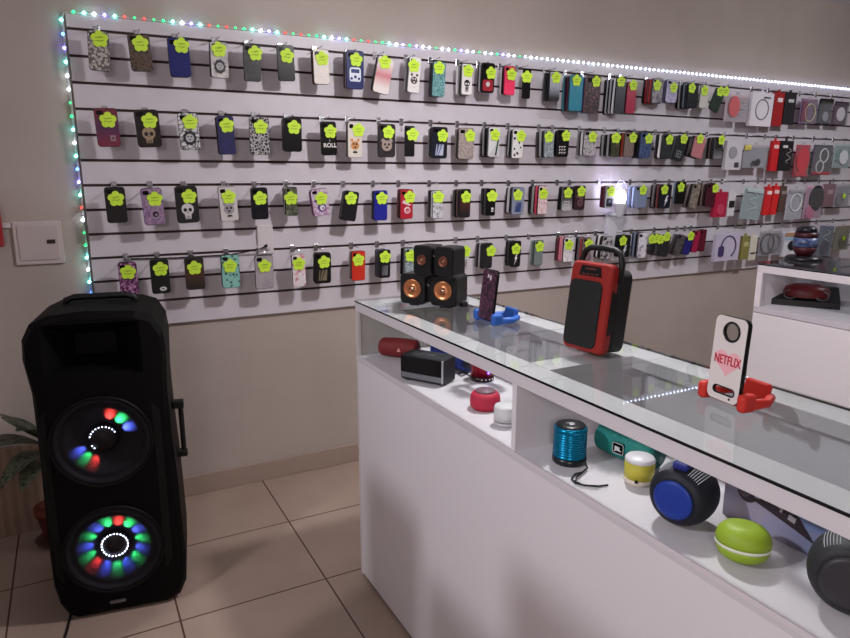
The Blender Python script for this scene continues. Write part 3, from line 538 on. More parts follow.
pack(833.5, 850, 144, 168, 3, 'greenish clear pack, rightmost of the second row', (160, 178, 176), [('adapter', 'disc', (226, 228, 228), 0.1, -0.1, 0.6), ('cable', 'cord', (90, 150, 140), -0.5, 0, 0.6)])
pack(713, 725.3, 192, 217, 6, 'crimson accessory box, third row, beside the maroon case', (168, 26, 62), [('shape_print', 'disc', (190, 60, 90), 0, -0.4, 0.6)], 'box')
pack(726.5, 733.5, 192, 216, 6, 'slim black and white accessory box, third row', (206, 202, 206), [('number_patch', 'rect', (30, 28, 32), 0, 0, 0.7, 0.4)], 'box')
pack(742, 761.5, 187.5, 219.5, 6, 'pale green blister pack tilted on its hook, third row', (168, 184, 184), [('cable', 'cord', (220, 228, 228), 0, 0, 0.8), ('header', 'rect', (196, 206, 206), 0, 0.8, 0.85, 0.14)], tilt=6)
pack(763.2, 769.4, 187, 215, 6, 'left of the two bright red accessory boxes, third row', (200, 34, 38), [('white_label', 'rect', (230, 206, 206), 0, 0.6, 0.7, 0.18)], 'box', tilt=3)
pack(770.6, 776.6, 186, 214.5, 6, 'right of the two bright red accessory boxes, third row', (206, 36, 38), [('white_label', 'rect', (230, 206, 206), 0, 0.6, 0.7, 0.18)], 'box', tilt=3)
pack(778, 784, 186, 212, 6, 'brown accessory box behind the bright red pair, third row', (82, 62, 56), [('pale_label', 'rect', (150, 136, 126), 0, 0.5, 0.6, 0.2)], 'box')
pack(786, 802.5, 188.5, 219.5, 6, 'white pack with coiled white earphones, third row', (196, 190, 196), [('cable', 'ring', (236, 234, 236), 0.05, 0.1, 0.65), ('header', 'rect', (170, 166, 172), 0, 0.85, 0.9, 0.12)])
pack(804.5, 821.5, 186, 218.5, 6, 'pink pack with a black headset, third row', (196, 150, 172), [('earcup', 'disc', (24, 22, 28), 0.2, 0.25, 0.8, 1.15), ('earcup', 'disc', (190, 110, 140), -0.35, -0.6, 0.5)])
pack(823, 833, 184, 206.5, 6, 'mauve-brown accessory box, third row', (120, 92, 100), [('pale_label', 'rect', (160, 136, 142), 0, 0.3, 0.5, 0.4)], 'box')
pack(834.5, 849, 184.5, 207, 6, 'clear pack with a yellow star tag, rightmost of the third row', (160, 158, 162), [('price_tag', 'star', (0, 0, 0), 0.3, 0.6), ('adapter', 'disc', (120, 116, 120), -0.3, -0.3, 0.6)])
pack(714, 738, 234, 260.5, 9, 'lilac box showing a large purple headset, bottom row', (190, 182, 202), [('headset_print', 'headset', (70, 56, 100), 0.05, 0.05, 0.95)], 'box')
pack(740.5, 747.5, 236, 259, 9, 'olive-yellow accessory box, bottom row', (130, 126, 70), [('pale_label', 'rect', (180, 176, 120), 0, 0.3, 0.6, 0.3)], 'box')
pack(748.3, 755, 236, 260, 9, 'cream accessory box beside the olive one, bottom row', (206, 202, 186), [('pale_label', 'rect', (60, 58, 60), 0, -0.4, 0.7, 0.08)], 'box')
pack(759, 780.5, 231, 255.5, 9, 'clear pack of thick grey cable coils, bottom row', (160, 154, 158), [('cable', 'ring', (74, 68, 74), -0.3, 0, 0.8), ('cable', 'ring', (110, 104, 110), 0.3, 0.05, 0.7)])
pack(782.5, 797.5, 232, 256, 9, 'white box with a tan top and black gadget, bottom row', (206, 208, 214), [('tan_band', 'rect', (170, 128, 100), 0, 0.8, 1.0, 0.16), ('gadget_print', 'disc', (26, 26, 34), 0.1, -0.1, 0.6, 0.7), ('blue_band', 'rect', (150, 184, 206), 0, 0.5, 1.0, 0.12)], 'box')
pack(817.5, 831.5, 226, 256, 9, 'slate-blue blister pack, bottom row', (96, 104, 124), [('cable', 'cord', (190, 196, 206), 0, 0.1, 0.8), ('adapter', 'disc', (60, 66, 84), 0, -0.4, 0.6)], tilt=4)
pack(834, 848.5, 226, 250, 9, 'olive pack with two yellow star tags, bottom row', (120, 112, 90), [('price_tag', 'star', (0, 0, 0), -0.5, 0.7), ('price_tag', 'star', (0, 0, 0), 0.5, 0.72), ('adapter', 'disc', (70, 64, 50), 0.1, -0.3, 0.5)])

# ------------------------------------------------------------------ things fixed to the wall or the board
t = thing('breaker_panel', 'white breaker panel cover set in the wall left of the board', 'electrical panel', (-0.118, 0, 1.208))
bm = NB(); box(bm, (-0.085, -0.012, -0.085), (0.085, 0, 0.085), 0, 0.003); link('panel_frame', bm, mat((190, 178, 176), 0.5), t)
bm = NB(); box(bm, (-0.07, -0.016, -0.068), (0.07, -0.0115, 0.07), 0, 0.002); link('panel_door', bm, mat((182, 170, 168), 0.45), t)
bm = NB(); box(bm, (0.028, -0.0185, -0.004), (0.058, -0.0155, 0.012), 0, 0.001); link('breaker_switch', bm, mat((40, 20, 20), 0.5), t)
t = thing('wall_extinguisher', 'red cylinder with a dark top hung on wall, cut by the left edge', 'fire extinguisher', (-0.272, -0.055, 1.2))
bm = NB(); lathe(bm, [(0, 0), (0.038, 0.003), (0.042, 0.012), (0.042, 0.15), (0.034, 0.172), (0.014, 0.182), (0, 0.182)]); link('bottle', bm, mat((150, 24, 34), 0.35), t)
bm = NB(); box(bm, (-0.014, -0.012, 0.18), (0.014, 0.012, 0.204), 0, 0.003); tube(bm, [(0, 0, 0.2), (0.02, -0.004, 0.21), (0.038, -0.006, 0.206)], 0.005); link('valve_handle', bm, BLACK, t)
bm = NB(); box(bm, (-0.02, 0.04, 0.04), (0.02, 0.055, 0.15), 0, 0.002); box(bm, (-0.02, 0.048, 0.07), (0.068, 0.0545, 0.09), 0, 0.001); link('wall_bracket', bm, mat((200, 196, 196), 0.4), t)

t = thing('power_socket', 'white socket plate with a black plug on the board under the third row', 'socket', (0.782, FY, 1.183))
bm = NB(); box(bm, (-0.036, -0.012, -0.066), (0.036, 0, 0.066), 0, 0.003); link('socket_plate', bm, mat((206, 198, 200), 0.4), t)
bm = NB(); lathe(bm, [(0, 0), (0.011, 0), (0.011, 0.004), (0, 0.004)], Matrix.Translation((0.008, -0.012, -0.04)) @ Matrix.Rotation(R(90), 4, 'X')); link('socket_face', bm, mat((180, 172, 176), 0.4), t)
bm = NB(); b0 = Vector((0.782, FY, 1.183)); 
pts = [at(x, y, 1, dd) for x, y, dd in ((265.8, 246, -0.05), (261, 248.5, -0.055), (252, 250.5, -0.045), (240, 253, -0.032), (226, 255, -0.026), (205, 256.2, -0.024), (175, 258, -0.024), (130, 259, -0.024))]
tube(bm, pts, 0.0032, 6); tube(bm, [at(265.8, 246, 1, -0.05), at(266.5, 245.6, 1, -0.028)], 0.007, 8)
tag(link('black_cord', bm, BLACK), 'black cord running left from the socket plate along a slot', 'cord')

# plug-in party lamp, lit
t = thing('plug_in_lamp', 'lit white plug-in lamp on the board between two phone cases', 'lamp', (2.865, FY, 1.12))
O = Vector((2.865, FY, 1.12))
bm = NB(); box(bm, (-0.035, -0.022, -0.16), (0.095, 0, 0.13), 0, 0.004); link('socket_box', bm, mat((206, 204, 212), 0.4), t)
LC = at(620.5, 197.5, 1, -0.13) - O
bm = NB(); MM = Matrix.Translation((LC.x, LC.y, LC.z - 0.12)); lathe(bm, [(0, 0), (0.014, 0.002), (0.018, 0.02), (0.028, 0.05), (0.04, 0.078), (0.042, 0.088), (0, 0.09)], MM); tube(bm, [(LC.x, LC.y, LC.z - 0.1), (LC.x, -0.02, LC.z - 0.1)], 0.012, 10); link('lamp_base', bm, mat((200, 202, 212), 0.3), t)
bm = NB(); bmesh.ops.create_icosphere(bm, subdivisions=3, radius=1, matrix=Matrix.Translation(LC) @ Matrix.Diagonal((0.034, 0.03, 0.048, 1))); link('bulb', bm, mat((232, 228, 255), 0.4, emit=5, name='bulb_lit'), t, smooth=True)
bm = NB()
for k in range(16):
    a = 2 * math.pi * k / 16
    for z0, z1, r0, r1 in ((0.054, 0.085, 0.03, 0.022), (0.088, 0.1, 0.02, 0.008)):
        q = [(r0, a - 0.08, z0), (r0, a + 0.08, z0), (r1, a + 0.08, z1), (r1, a - 0.08, z1)]
        vs = [bm.verts.new(LC + Vector((r * math.cos(b), r * math.sin(b), z))) for r, b, z in q] + [bm.verts.new(LC + Vector(((r + 0.0015) * math.cos(b), (r + 0.0015) * math.sin(b), z))) for r, b, z in q]
        for f in ((0, 1, 2, 3), (7, 6, 5, 4), (0, 4, 5, 1), (1, 5, 6, 2), (2, 6, 7, 3), (3, 7, 4, 0)): bm.faces.new([vs[i] for i in f])
link('faceted_shade', bm, mat((220, 220, 240), 0.3), t)
pl = bpy.data.lights.new('bulb_light', 'POINT'); pl.energy = 0.14; pl.shadow_soft_size = 0.004; pl.color = (0.82, 0.78, 1.0)
po = bpy.data.objects.new('bulb_light', pl); COL.objects.link(po); po.location = O + LC + Vector((0, 0, 0.066)); 
bpy.data.objects['bulb'].visible_shadow = True

# ------------------------------------------------------------------ front display counter
CX0, CX1, CY0, CY1, CT = 0.843, 1.243, -0.959, -3.35, 1.05
SH = 0.852
t = thing('display_counter', 'long white display counter with a glass top in the foreground', 'display counter', (CX0, CY0, 0))
B = Vector((CX0, CY0, 0))
def lb(bm, lo, hi, mi=0, bev=0.0): box(bm, Vector(lo) - B, Vector(hi) - B, mi, bev)
bm = NB(); lb(bm, (CX0, CY1, 0.012), (CX0 + 0.015, CY0 - 0.016, SH - 0.004), 0, 0.001); link('front_panel', bm, WHITE, t)
bm = NB(); lb(bm, (CX0 + 0.0155, CY0 - 0.015, 0.012), (CX1, CY0, SH - 0.018), 0, 0.001); link('end_panel', bm, WHITE, t)
bm = NB(); lb(bm, (CX0 + 0.006, CY1, 0), (CX1 - 0.02, CY0 - 0.01, 0.012), 0); link('plinth', bm, mat((70, 52, 46), 0.6), t)
bm = NB(); lb(bm, (CX0 - 0.001, CY1, SH - 0.017), (CX1, CY0, SH), 0, 0.001); link('shelf', bm, SHELFW, t)
bm = NB(); lb(bm, (CX1 - 0.015, CY1, 0.012), (CX1, CY0, SH - 0.018)); lb(bm, (CX1 - 0.012, CY1, SH), (CX1, CY0, 1.012)); link('back_panel', bm, WHITE, t)
bm = NB()
lb(bm, (CX0, CY1, 1.013), (CX0 + 0.075, CY0, 1.043), 0, 0.001); lb(bm, (CX1 - 0.072, CY1, 1.013), (CX1, CY0, 1.043), 0, 0.001)
lb(bm, (CX0 + 0.076, CY0 - 0.07, 1.013), (CX1 - 0.073, CY0, 1.043), 0, 0.001); lb(bm, (CX0 + 0.076, -1.93, 1.013), (CX1 - 0.073, -1.86, 1.043), 0, 0.001)
link('top_frame', bm, RIMW, t)
bm = NB(); lb(bm, (CX0 + 0.004, -1.908, SH), (CX1 - 0.013, -1.892, 1.012)); link('partition', bm, WHITE, t)
bm = NB(); lb(bm, (CX0, CY0 - 0.014, 0.0), (CX0 + 0.014, CY0, 1.012), 0, 0.002); link('corner_post', bm, mat((205, 196, 198), 0.3), t)
bm = NB(); lb(bm, (CX0 + 0.016, CY0 - 0.008, SH), (CX1 - 0.014, CY0 - 0.002, 1.012)); link('end_glass', bm, glassmat((225, 228, 228), 1.4, 0.3), t)
bm = NB(); lb(bm, (CX0 - 0.002, CY1, SH - 0.006), (CX0 + 0.0005, CY0 - 0.015, SH + 0.003)); link('shelf_edge_strip', bm, mat((214, 206, 210), 0.4), t)

bm = NB()
lb(bm, (CX0 - 0.002, CY1, 1.0432), (CX0 + 0.0015, CY0 + 0.001, 1.0472)); lb(bm, (CX1 - 0.001, CY1, 1.0432), (CX1 + 0.0015, CY0 + 0.001, 1.0472))
link('black_gasket', bm, BLACKG, t)
def glasstop(lo, hi):
    bm = NB(); box(bm, lo, hi); return bm
bm = glasstop(Vector((CX0 - 0.002, CY1, 1.0474)) - B, Vector((CX1 + 0.001, CY0 + 0.001, 1.05)) - B); link('glass_top', bm, glassmat((245, 248, 247), 1.5), t)

# ------------------------------------------------------------------ second counter against the wall side
C2X, C2Y, C2Z = 3.0, -0.935, 1.05
t = thing('display_cabinet', 'white display cabinet behind, with one open glass bay, at right', 'display cabinet', (C2X, C2Y, 0)); B = Vector((C2X, C2Y, 0))
C2E = -2.9; C2W = 3.55
bm = NB(); lb(bm, (C2X, C2E, 0.01), (C2X + 0.015, C2Y, 0.797), 0, 0.001); link('front_panel', bm, WHITE, t)
bm = NB(); lb(bm, (C2X + 0.016, C2Y - 0.015, 0.0), (C2W, C2Y, 1.035), 0, 0.001); link('end_panel', bm, WHITE, t)
bm = NB(); lb(bm, (C2X + 0.016, C2E, 0.805), (C2W - 0.013, C2Y - 0.016, 0.829), 0, 0.001); link('shelf', bm, SHELFW, t)
bm = NB(); lb(bm, (C2X, C2E, 0.8), (C2X + 0.015, C2Y, 0.829), 0, 0.001); link('shelf_edge', bm, mat((196, 190, 198), 0.4), t)
bm = NB(); lb(bm, (C2W - 0.012, C2E, 0), (C2W, C2Y - 0.016, 1.035)); link('back_panel', bm, WHITE, t)
bm = NB(); lb(bm, (C2X, C2Y - 0.03, 0.829), (C2X + 0.015, C2Y, 1.0), 0, 0.001); link('corner_post', bm, WHITE, t)
bm = NB(); lb(bm, (C2X, C2E, 1.0), (C2X + 0.05, C2Y, 1.036), 0, 0.001); lb(bm, (C2W - 0.05, C2E, 1.0), (C2W - 0.0125, C2Y - 0.016, 1.036), 0, 0.001); link('top_frame', bm, RIMW, t)
bm = NB(); lb(bm, (C2X - 0.001, C2E, 1.0365), (C2X + 0.002, C2Y, 1.0415)); link('black_gasket', bm, BLACKG, t)
bm = NB(); lb(bm, (C2X - 0.001, C2E, 1.0425), (C2W, C2Y + 0.001, 1.05)); link('glass_top', bm, glassmat((200, 204, 206), 1.52), t)

# ------------------------------------------------------------------ big party loudspeaker on the floor
t = thing('party_speaker', 'tall black loudspeaker with coloured lights in its two cones on the floor', 'loudspeaker', (0.052, -0.60, 0), R(-9))
OUT = []
for x_, z_ in [(-0.135, 0.0), (0.15, 0.0), (0.195, 0.02), (0.218, 0.07), (0.222, 0.16), (0.218, 0.45), (0.21, 0.62), (0.208, 0.78), (0.214, 0.92), (0.208, 0.98), (0.18, 1.03), (0.13, 1.048), (-0.02, 1.055), (-0.12, 1.046), (-0.172, 1.022), (-0.196, 0.975), (-0.2, 0.91), (-0.186, 0.8), (-0.186, 0.62), (-0.194, 0.3), (-0.194, 0.13), (-0.182, 0.06), (-0.162, 0.02)]: OUT.append((x_, z_))
bm = NB(); prism(bm, [(x_, z_ + 0.0) for x_, z_ in OUT], -0.19, 0.17, 0, None, 0.02)
cab = link('cabinet', bm, mat((3, 2, 3), 0.6, spec=0.12), t)
cut = NB(); WOOF = ((0.0, 0.625, 0.148), (0.0, 0.24, 0.152))
for wx, wz, wr in WOOF: lathe(cut, [(0, 0.05), (wr, 0.05), (wr, -0.055), (0, -0.055)], Matrix.Translation((wx, -0.19, wz)) @ Matrix.Rotation(R(90), 4, 'X'), seg=40)
v = [(-0.16, -0.21, 0.83), (0.16, -0.21, 0.83), (0.16, -0.21, 1.03), (-0.16, -0.21, 1.03), (-0.06, -0.10, 0.9), (0.06, -0.10, 0.9), (0.06, -0.10, 0.97), (-0.06, -0.10, 0.97)]
vv = [cut.verts.new(q) for q in v]
for f in ((0, 1, 2, 3), (7, 6, 5, 4), (0, 4, 5, 1), (1, 5, 6, 2), (2, 6, 7, 3), (3, 7, 4, 0)): cut.faces.new([vv[i] for i in f])
co = link('cutter', cut, BLACK, t); md = cab.modifiers.new('cut', 'BOOLEAN'); md.object = co; md.operation = 'DIFFERENCE'; md.solver = 'EXACT'
bpy.context.view_layer.update(); me = bpy.data.meshes.new_from_object(cab.evaluated_get(bpy.context.evaluated_depsgraph_get())); cab.modifiers.clear(); cab.data = me; bpy.data.objects.remove(co)
# trolley handle, side handle, wheels, feet, badge
bm = NB(); tube(bm, [(-0.1, 0.03, 1.035), (-0.095, 0.03, 1.06), (-0.07, 0.03, 1.068), (0.09, 0.03, 1.068), (0.115, 0.03, 1.06), (0.12, 0.03, 1.035)], 0.0115, 10); link('pull_handle', bm, BLACK, t)
bm = NB(); tube(bm, [(0.205, 0.0, 0.665), (0.232, 0.0, 0.665), (0.238, 0.0, 0.65), (0.238, 0.0, 0.5), (0.232, 0.0, 0.48), (0.205, 0.0, 0.48)], 0.009, 10); box(bm, (0.21, -0.015, 0.65), (0.25, 0.015, 0.68), 0, 0.005); box(bm, (0.21, -0.015, 0.465), (0.25, 0.015, 0.49), 0, 0.005); link('side_handle', bm, BLACK, t)
for s in (-1, 1):
    bm = NB(); lathe(bm, [(0, -0.015), (0.03, -0.015), (0.034, -0.01), (0.034, 0.01), (0.03, 0.015), (0, 0.015)], Matrix.Translation((s * 0.14, 0.175, 0.035)) @ Matrix.Rotation(R(90), 4, 'Y')); link('wheel', bm, mat((26, 24, 26), 0.6), t)
bm = NB(); prism(bm, rrect(0.05, 0.012, 0.004, 3, -0.005, 0.045), -0.193, -0.1885); link('maker_badge', bm, mat((110, 106, 110), 0.35, 0.6), t)
bm = NB()
for s in (-1, 1):
    bm = NB()
    for k in range(7):
        xx = s * (0.158 + 0.0035 * k); box(bm, (xx - 0.0009, -0.1925, 0.14 + 0.006 * k), (xx + 0.0009, -0.189, 0.74 - 0.004 * k))
    link('grille_ribs', bm, BLACK, t)
CONE = mat((34, 32, 36), 0.6, spec=0.08)
ledmesh = None
for wi, (wx, wz, wr) in enumerate(WOOF):
    MW = Matrix.Translation((wx, -0.19, wz)) @ Matrix.Rotation(R(90), 4, 'X')       # local +z points out of the front
    bm = NB(); lathe(bm, [(wr - 0.001, -0.005), (wr, 0.004), (wr - 0.008, 0.008), (wr - 0.016, 0.002), (wr - 0.02, -0.012), (wr - 0.03, -0.006), (wr - 0.04, -0.014), (0.045, -0.05)], MW, seg=48); wf = link('woofer_cone', bm, CONE, t)
    bm = NB(); lathe(bm, [(0.0445, -0.052), (0.043, -0.03), (0.036, -0.026), (0.03, -0.024), (0.018, -0.016), (0, -0.013)], MW, seg=32); link('dust_cap', bm, mat((20, 14, 18), 0.5, spec=0.3), wf)
    bm = NB(); tube(bm, [MW @ Vector(((wr + 0.003) * math.cos(2 * math.pi * i / 48), (wr + 0.003) * math.sin(2 * math.pi * i / 48), 0.0035)) for i in range(48)], 0.0055, 8, closed=True); link('trim_ring', bm, mat((6, 5, 7), 0.5, spec=0.2), wf)
    nl = 24; rm = mat((214, 220, 255), 0.4, emit=5 if wi else 2.5, name='ring_lit'); rme = None
    for i in range(nl):
        a = 2 * math.pi * i / nl
        if wi == 0 and not (15 < math.degrees(a) < 175 or 200 < math.degrees(a) < 232): continue
        q = MW @ Vector((0.041 * math.cos(a), 0.041 * math.sin(a), -0.026))
        if rme is None:
            bm = NB(); bmesh.ops.create_icosphere(bm, subdivisions=1, radius=0.0024); o = link('ring_led', bm, rm, wf, loc=q); rme = o.data
        else:
            o = bpy.data.objects.new('ring_led', rme); COL.objects.link(o); o.parent = wf; o.location = q
    CC = {'r': (1, 0.06, 0.05), 'g': (0.05, 1, 0.25), 'b': (0.1, 0.16, 1)}
    if wi: spots = [(a_, c_, 1.0) for a_, c_ in zip(range(78, 78 - 360, -24), 'rgbgbgbgbrgbgbg')]
    else: spots = [(72, 'r', 1.6), (47, 'g', 2.0), (22, 'b', 2.0), (205, 'b', 1.3), (226, 'g', 1.0), (246, 'r', 1.0)]
    for a_, c_, pw in spots:
        l = bpy.data.lights.new('cone_led', 'SPOT'); l.energy = 0.75 * pw; l.color = CC[c_]; l.spot_size = R(62); l.spot_blend = 1.0; l.shadow_soft_size = 0.002
        o = bpy.data.objects.new('cone_led', l); COL.objects.link(o); o.parent = t
        p0 = MW @ Vector((0.047 * math.cos(R(a_)), 0.047 * math.sin(R(a_)), -0.024)); p1 = MW @ Vector((0.115 * math.cos(R(a_)), 0.115 * math.sin(R(a_)), -0.040))
        o.location = p0; o.rotation_euler = (p1 - p0).to_track_quat('-Z', 'Y').to_euler()
bm = NB(); tube(bm, [(-0.118, -0.55, 0.004), (-0.125, -0.68, 0.004), (-0.14, -0.8, 0.004), (-0.165, -0.95, 0.004), (-0.2, -1.2, 0.004)], 0.004, 8)
tag(link('floor_cord', bm, BLACK), 'black cord lying on the tiles below the loudspeaker', 'cord')

# ------------------------------------------------------------------ potted plant and board behind the loudspeaker
t = thing('potted_plant', 'leafy dark green plant in a terracotta pot left of the loudspeaker', 'potted plant', (-0.165, -0.155, 0))
bm = NB(); lathe(bm, [(0, 0.012), (0.052, 0.012), (0.075, 0.13), (0.082, 0.13), (0.082, 0.155), (0.072, 0.155), (0.07, 0.14), (0, 0.138)]); link('pot', bm, mat((112, 52, 40), 0.7), t)
bm = NB(); lathe(bm, [(0, 0.0), (0.075, 0.0), (0.09, 0.014), (0.086, 0.016), (0.07, 0.006), (0, 0.006)]); link('saucer', bm, mat((96, 66, 58), 0.6), t)
LEAF = pmat('noise', [(52, 64, 46), (112, 120, 96), (50, 62, 44)], 45, 0.45)
bm = NB(); tube(bm, [(0, 0, 0.13), (-0.01, 0.0, 0.22), (0.0, 0.01, 0.33), (-0.01, 0.01, 0.46)], [0.017, 0.015, 0.012, 0.008], 8); link('stem', bm, mat((58, 66, 44), 0.6), t)
def leaf(base, d, L_, w_, droop, lift):
    bm = NB(); d = Vector(d).normalized(); s = d.cross(Vector((0, 0, 1))).normalized(); rows = []
    for i in range(9):
        u = i / 8; c = Vector(base) + d * L_ * u + Vector((0, 0, lift * u - droop * u * u)); ww = w_ * math.sin(math.pi * min(1, u * 0.93 + 0.05)) ** 0.8
        rows.append([bm.verts.new(c + s * ww * k + Vector((0, 0, 0.25 * ww * abs(k)))) for k in (-1, -0.5, 0, 0.5, 1)])
    for a, b in zip(rows, rows[1:]):
        for k in range(4): f = bm.faces.new((a[k], a[k + 1], b[k + 1], b[k])); f.smooth = True
    o = link('leaf', bm, LEAF, t); m_ = o.modifiers.new('thick', 'SOLIDIFY'); m_.thickness = 0.0015
for b_, d_, L_, w_, dr, li in (((-0.01, 0, 0.36), (-1, -0.3, 0), 0.24, 0.06, 0.12, 0.16), ((0, 0, 0.38), (-0.75, -0.15, 0), 0.15, 0.035, 0.02, 0.17), ((0, 0, 0.38), (-0.8, 0.3, 0), 0.16, 0.035, 0.03, 0.14), ((0, 0, 0.33), (-0.9, -0.7, 0), 0.21, 0.045, 0.16, 0.10), ((-0.01, 0, 0.4), (-0.35, -0.5, 0), 0.14, 0.035, 0.05, 0.13), ((0, 0, 0.4), (0.7, -0.2, 0), 0.15, 0.04, 0.06, 0.13), ((0, 0, 0.35), (0.4, -0.9, 0), 0.13, 0.04, 0.1, 0.08), ((-0.01, 0, 0.3), (-0.6, -0.9, 0), 0.16, 0.04, 0.11, 0.06)):
    leaf((b_[0], b_[1], b_[2] + 0.05), d_, L_, w_ * 1.15, dr, li)
bm = NB(); box(bm, (-0.75, -0.035, 0.0), (-0.16, -0.013, 0.385), 0, 0.003)
tag(link('brown_board', bm, pmat('stripes', [(120, 96, 82), (132, 108, 92)], 8, 0.6)), 'low brown board standing against the wall behind the plant', 'board')

# ------------------------------------------------------------------ goods on the shelf of the front counter
def pill(name_, label, cat, px0, px1, z, r, col, endcol, logo=None, waist=1.0, bulge=None):
    a = at(*px0, 2, z); b = at(*px1, 2, z); L_ = (b - a).length; d = (b - a).normalized(); c = (a + b) / 2
    t = thing(name_, label, cat, (c.x, c.y, z - r), math.atan2(d.y, d.x)); M = Matrix.Translation((0, 0, r)) @ Matrix.Rotation(R(90), 4, 'Y'); h = L_ / 2
    prof = [(0, -h), (r * 0.72, -h), (r * 0.86, -h + 0.004)] + [(r * (0.86 + 0.14 * math.sin(math.pi * (0.08 + 0.84 * i / 12))), -h + 0.006 + (L_ - 0.012) * i / 12) for i in range(13)] + [(r * 0.86, h - 0.004), (r * 0.72, h), (0, h)]
    prof = [(q[0], q[1]) for q in prof]
    bm = NB(); lathe(bm, prof, M, seg=32); link('body', bm, pmat('noise', [tuple(int(v * 0.85) for v in col), col], 300, 0.7), t)
    for s in (-1, 1):
        bm = NB(); lathe(bm, [(0, s * (h - 0.001)), (r * 0.62, s * (h - 0.001)), (r * 0.6, s * (h + 0.003)), (0, s * (h + 0.003))], M, seg=28); link('end_cap', bm, mat(endcol, 0.4), t)
    return t, L_
t, L_ = pill('cylinder_speaker', 'dull red capsule-shaped speaker lying in the far left bay', 'speaker', (381, 346), (418, 349), SH + 0.035, 0.034, (128, 32, 36), (90, 24, 28))
bm = NB(); prism(bm, [(-0.007, -0.006), (0.007, -0.006), (0, 0.008)], -0.0355, -0.033, 0, Matrix.Translation((0.01, 0, 0.034))); link('triangle_emblem', bm, mat((220, 150, 140), 0.5), t)
pill('cylinder_speaker', 'blue capsule-shaped speaker lying behind the black clock radio', 'speaker', (437, 348), (468, 363), SH + 0.034, 0.033, (34, 58, 150), (30, 34, 60))
t, L_ = pill('cylinder_speaker', 'teal cylinder speaker with a black square logo lying in the near bay', 'speaker', (602, 434), (659, 456), SH + 0.037, 0.037, (30, 140, 132), (20, 84, 84))
bm = NB(); prism(bm, rrect(0.03, 0.026, 0.004, 3, 0, 0.037), -0.0395, -0.0345, 0); lg = link('logo_plate', bm, BLACKG, t)
bm = NB(); tube(bm, [(p_[0], -0.0395, p_[1] + 0.037) for p_ in rrect(0.028, 0.024, 0.004, 3)], 0.0008, 5, closed=True); link('logo_border', bm, mat((210, 216, 214), 0.4), lg)
lettering('logo_lettering', 'JBL', 0.0125, mat((230, 232, 230), 0.5), lg, (0, -0.0402, 0.0365), bold=0.0004)

a = at(400.5, 379.5, 2, SH); b = at(443, 387.5, 2, SH); d = (b - a).normalized()
t = thing('clock_radio', 'black box-shaped clock radio with a grey base band in the far left bay', 'clock radio', (a + b) / 2, math.atan2(d.y, d.x)); w2 = (b - a).length / 2
bm = NB(); box(bm, (-w2, 0.0, 0.004), (w2, 0.078, 0.083), 0, 0.006, 3); link('body', bm, mat((40, 42, 46), 0.55), t)
bm = NB(); box(bm, (-w2 + 0.003, -0.003, 0.03), (w2 - 0.004, 0.004, 0.079), 0, 0.001); link('display', bm, mat((10, 10, 13), 0.12), t)
bm = NB(); box(bm, (-w2 + 0.003, -0.003, 0.012), (w2 - 0.004, 0.004, 0.028), 0, 0.001); link('front_band', bm, mat((110, 112, 116), 0.35), t)
bm = NB(); box(bm, (w2 - 0.0035, -0.0035, 0.01), (w2 - 0.001, 0.005, 0.08)); link('bright_edge', bm, mat((180, 182, 186), 0.3), t)
bm = NB(); tube(bm, [(-w2 * 0.5, 0.03, 0.0835), (-w2 * 0.1, 0.03, 0.0835)], 0.0015, 5); box(bm, (0, 0.025, 0.083), (0.03, 0.035, 0.0845)); link('top_buttons', bm, mat((80, 82, 86), 0.4), t)
for s in (-1, 1):
    bm = NB(); box(bm, (s * (w2 - 0.02) - 0.006, 0.01, 0), (s * (w2 - 0.02) + 0.006, 0.07, 0.005)); link('foot', bm, BLACK, t)

def canister(label, c, r, h, zs, cat='speaker', name_='round_speaker'):
    t = thing(name_, label, cat, (c.x, c.y, SH))
    for part_, prof, m_ in zs: bm = NB(); lathe(bm, prof, seg=36); link(part_, bm, m_, t)
    return t
c = at(482, 379.5, 2, SH); r = 0.036
t = canister('metallic red upright cylinder speaker with a dark base in the far left bay', c, r, 0.09, [
    ('body', [(0, 0.016), (r, 0.016), (r, 0.082), (r - 0.004, 0.088), (0, 0.088)], mat((150, 20, 44), 0.25, 0.7)),
    ('base_ring', [(0, 0), (r - 0.002, 0), (r + 0.0005, 0.004), (r + 0.0005, 0.0155), (0, 0.0155)], mat((34, 12, 20), 0.3))])
for k in range(4):
    q = R(236 + k * 20); bm = NB(); bmesh.ops.create_icosphere(bm, subdivisions=1, radius=0.0028, matrix=Matrix.Translation(((r + 0.001) * math.cos(q), (r + 0.001) * math.sin(q), 0.009))); link('button', bm, mat((230, 216, 220), 0.4), t)
q = R(268); bm = NB(); bmesh.ops.create_icosphere(bm, subdivisions=1, radius=0.0035, matrix=Matrix.Translation(((r + 0.001) * math.cos(q), (r + 0.001) * math.sin(q), 0.03))); link('status_light', bm, mat((80, 60, 255), 0.4, emit=6, name='blue_lit'), t)
bm = NB(); pts = [at(x, y, 2, SH + 0.003) - Vector((c.x, c.y, SH)) for x, y in ((470, 376), (466, 373), (462, 371.5), (458, 374), (461, 376), (466, 374), (468, 371.5))]; tube(bm, pts, 0.0018, 6); link('wrist_strap', bm, BLACK, t)

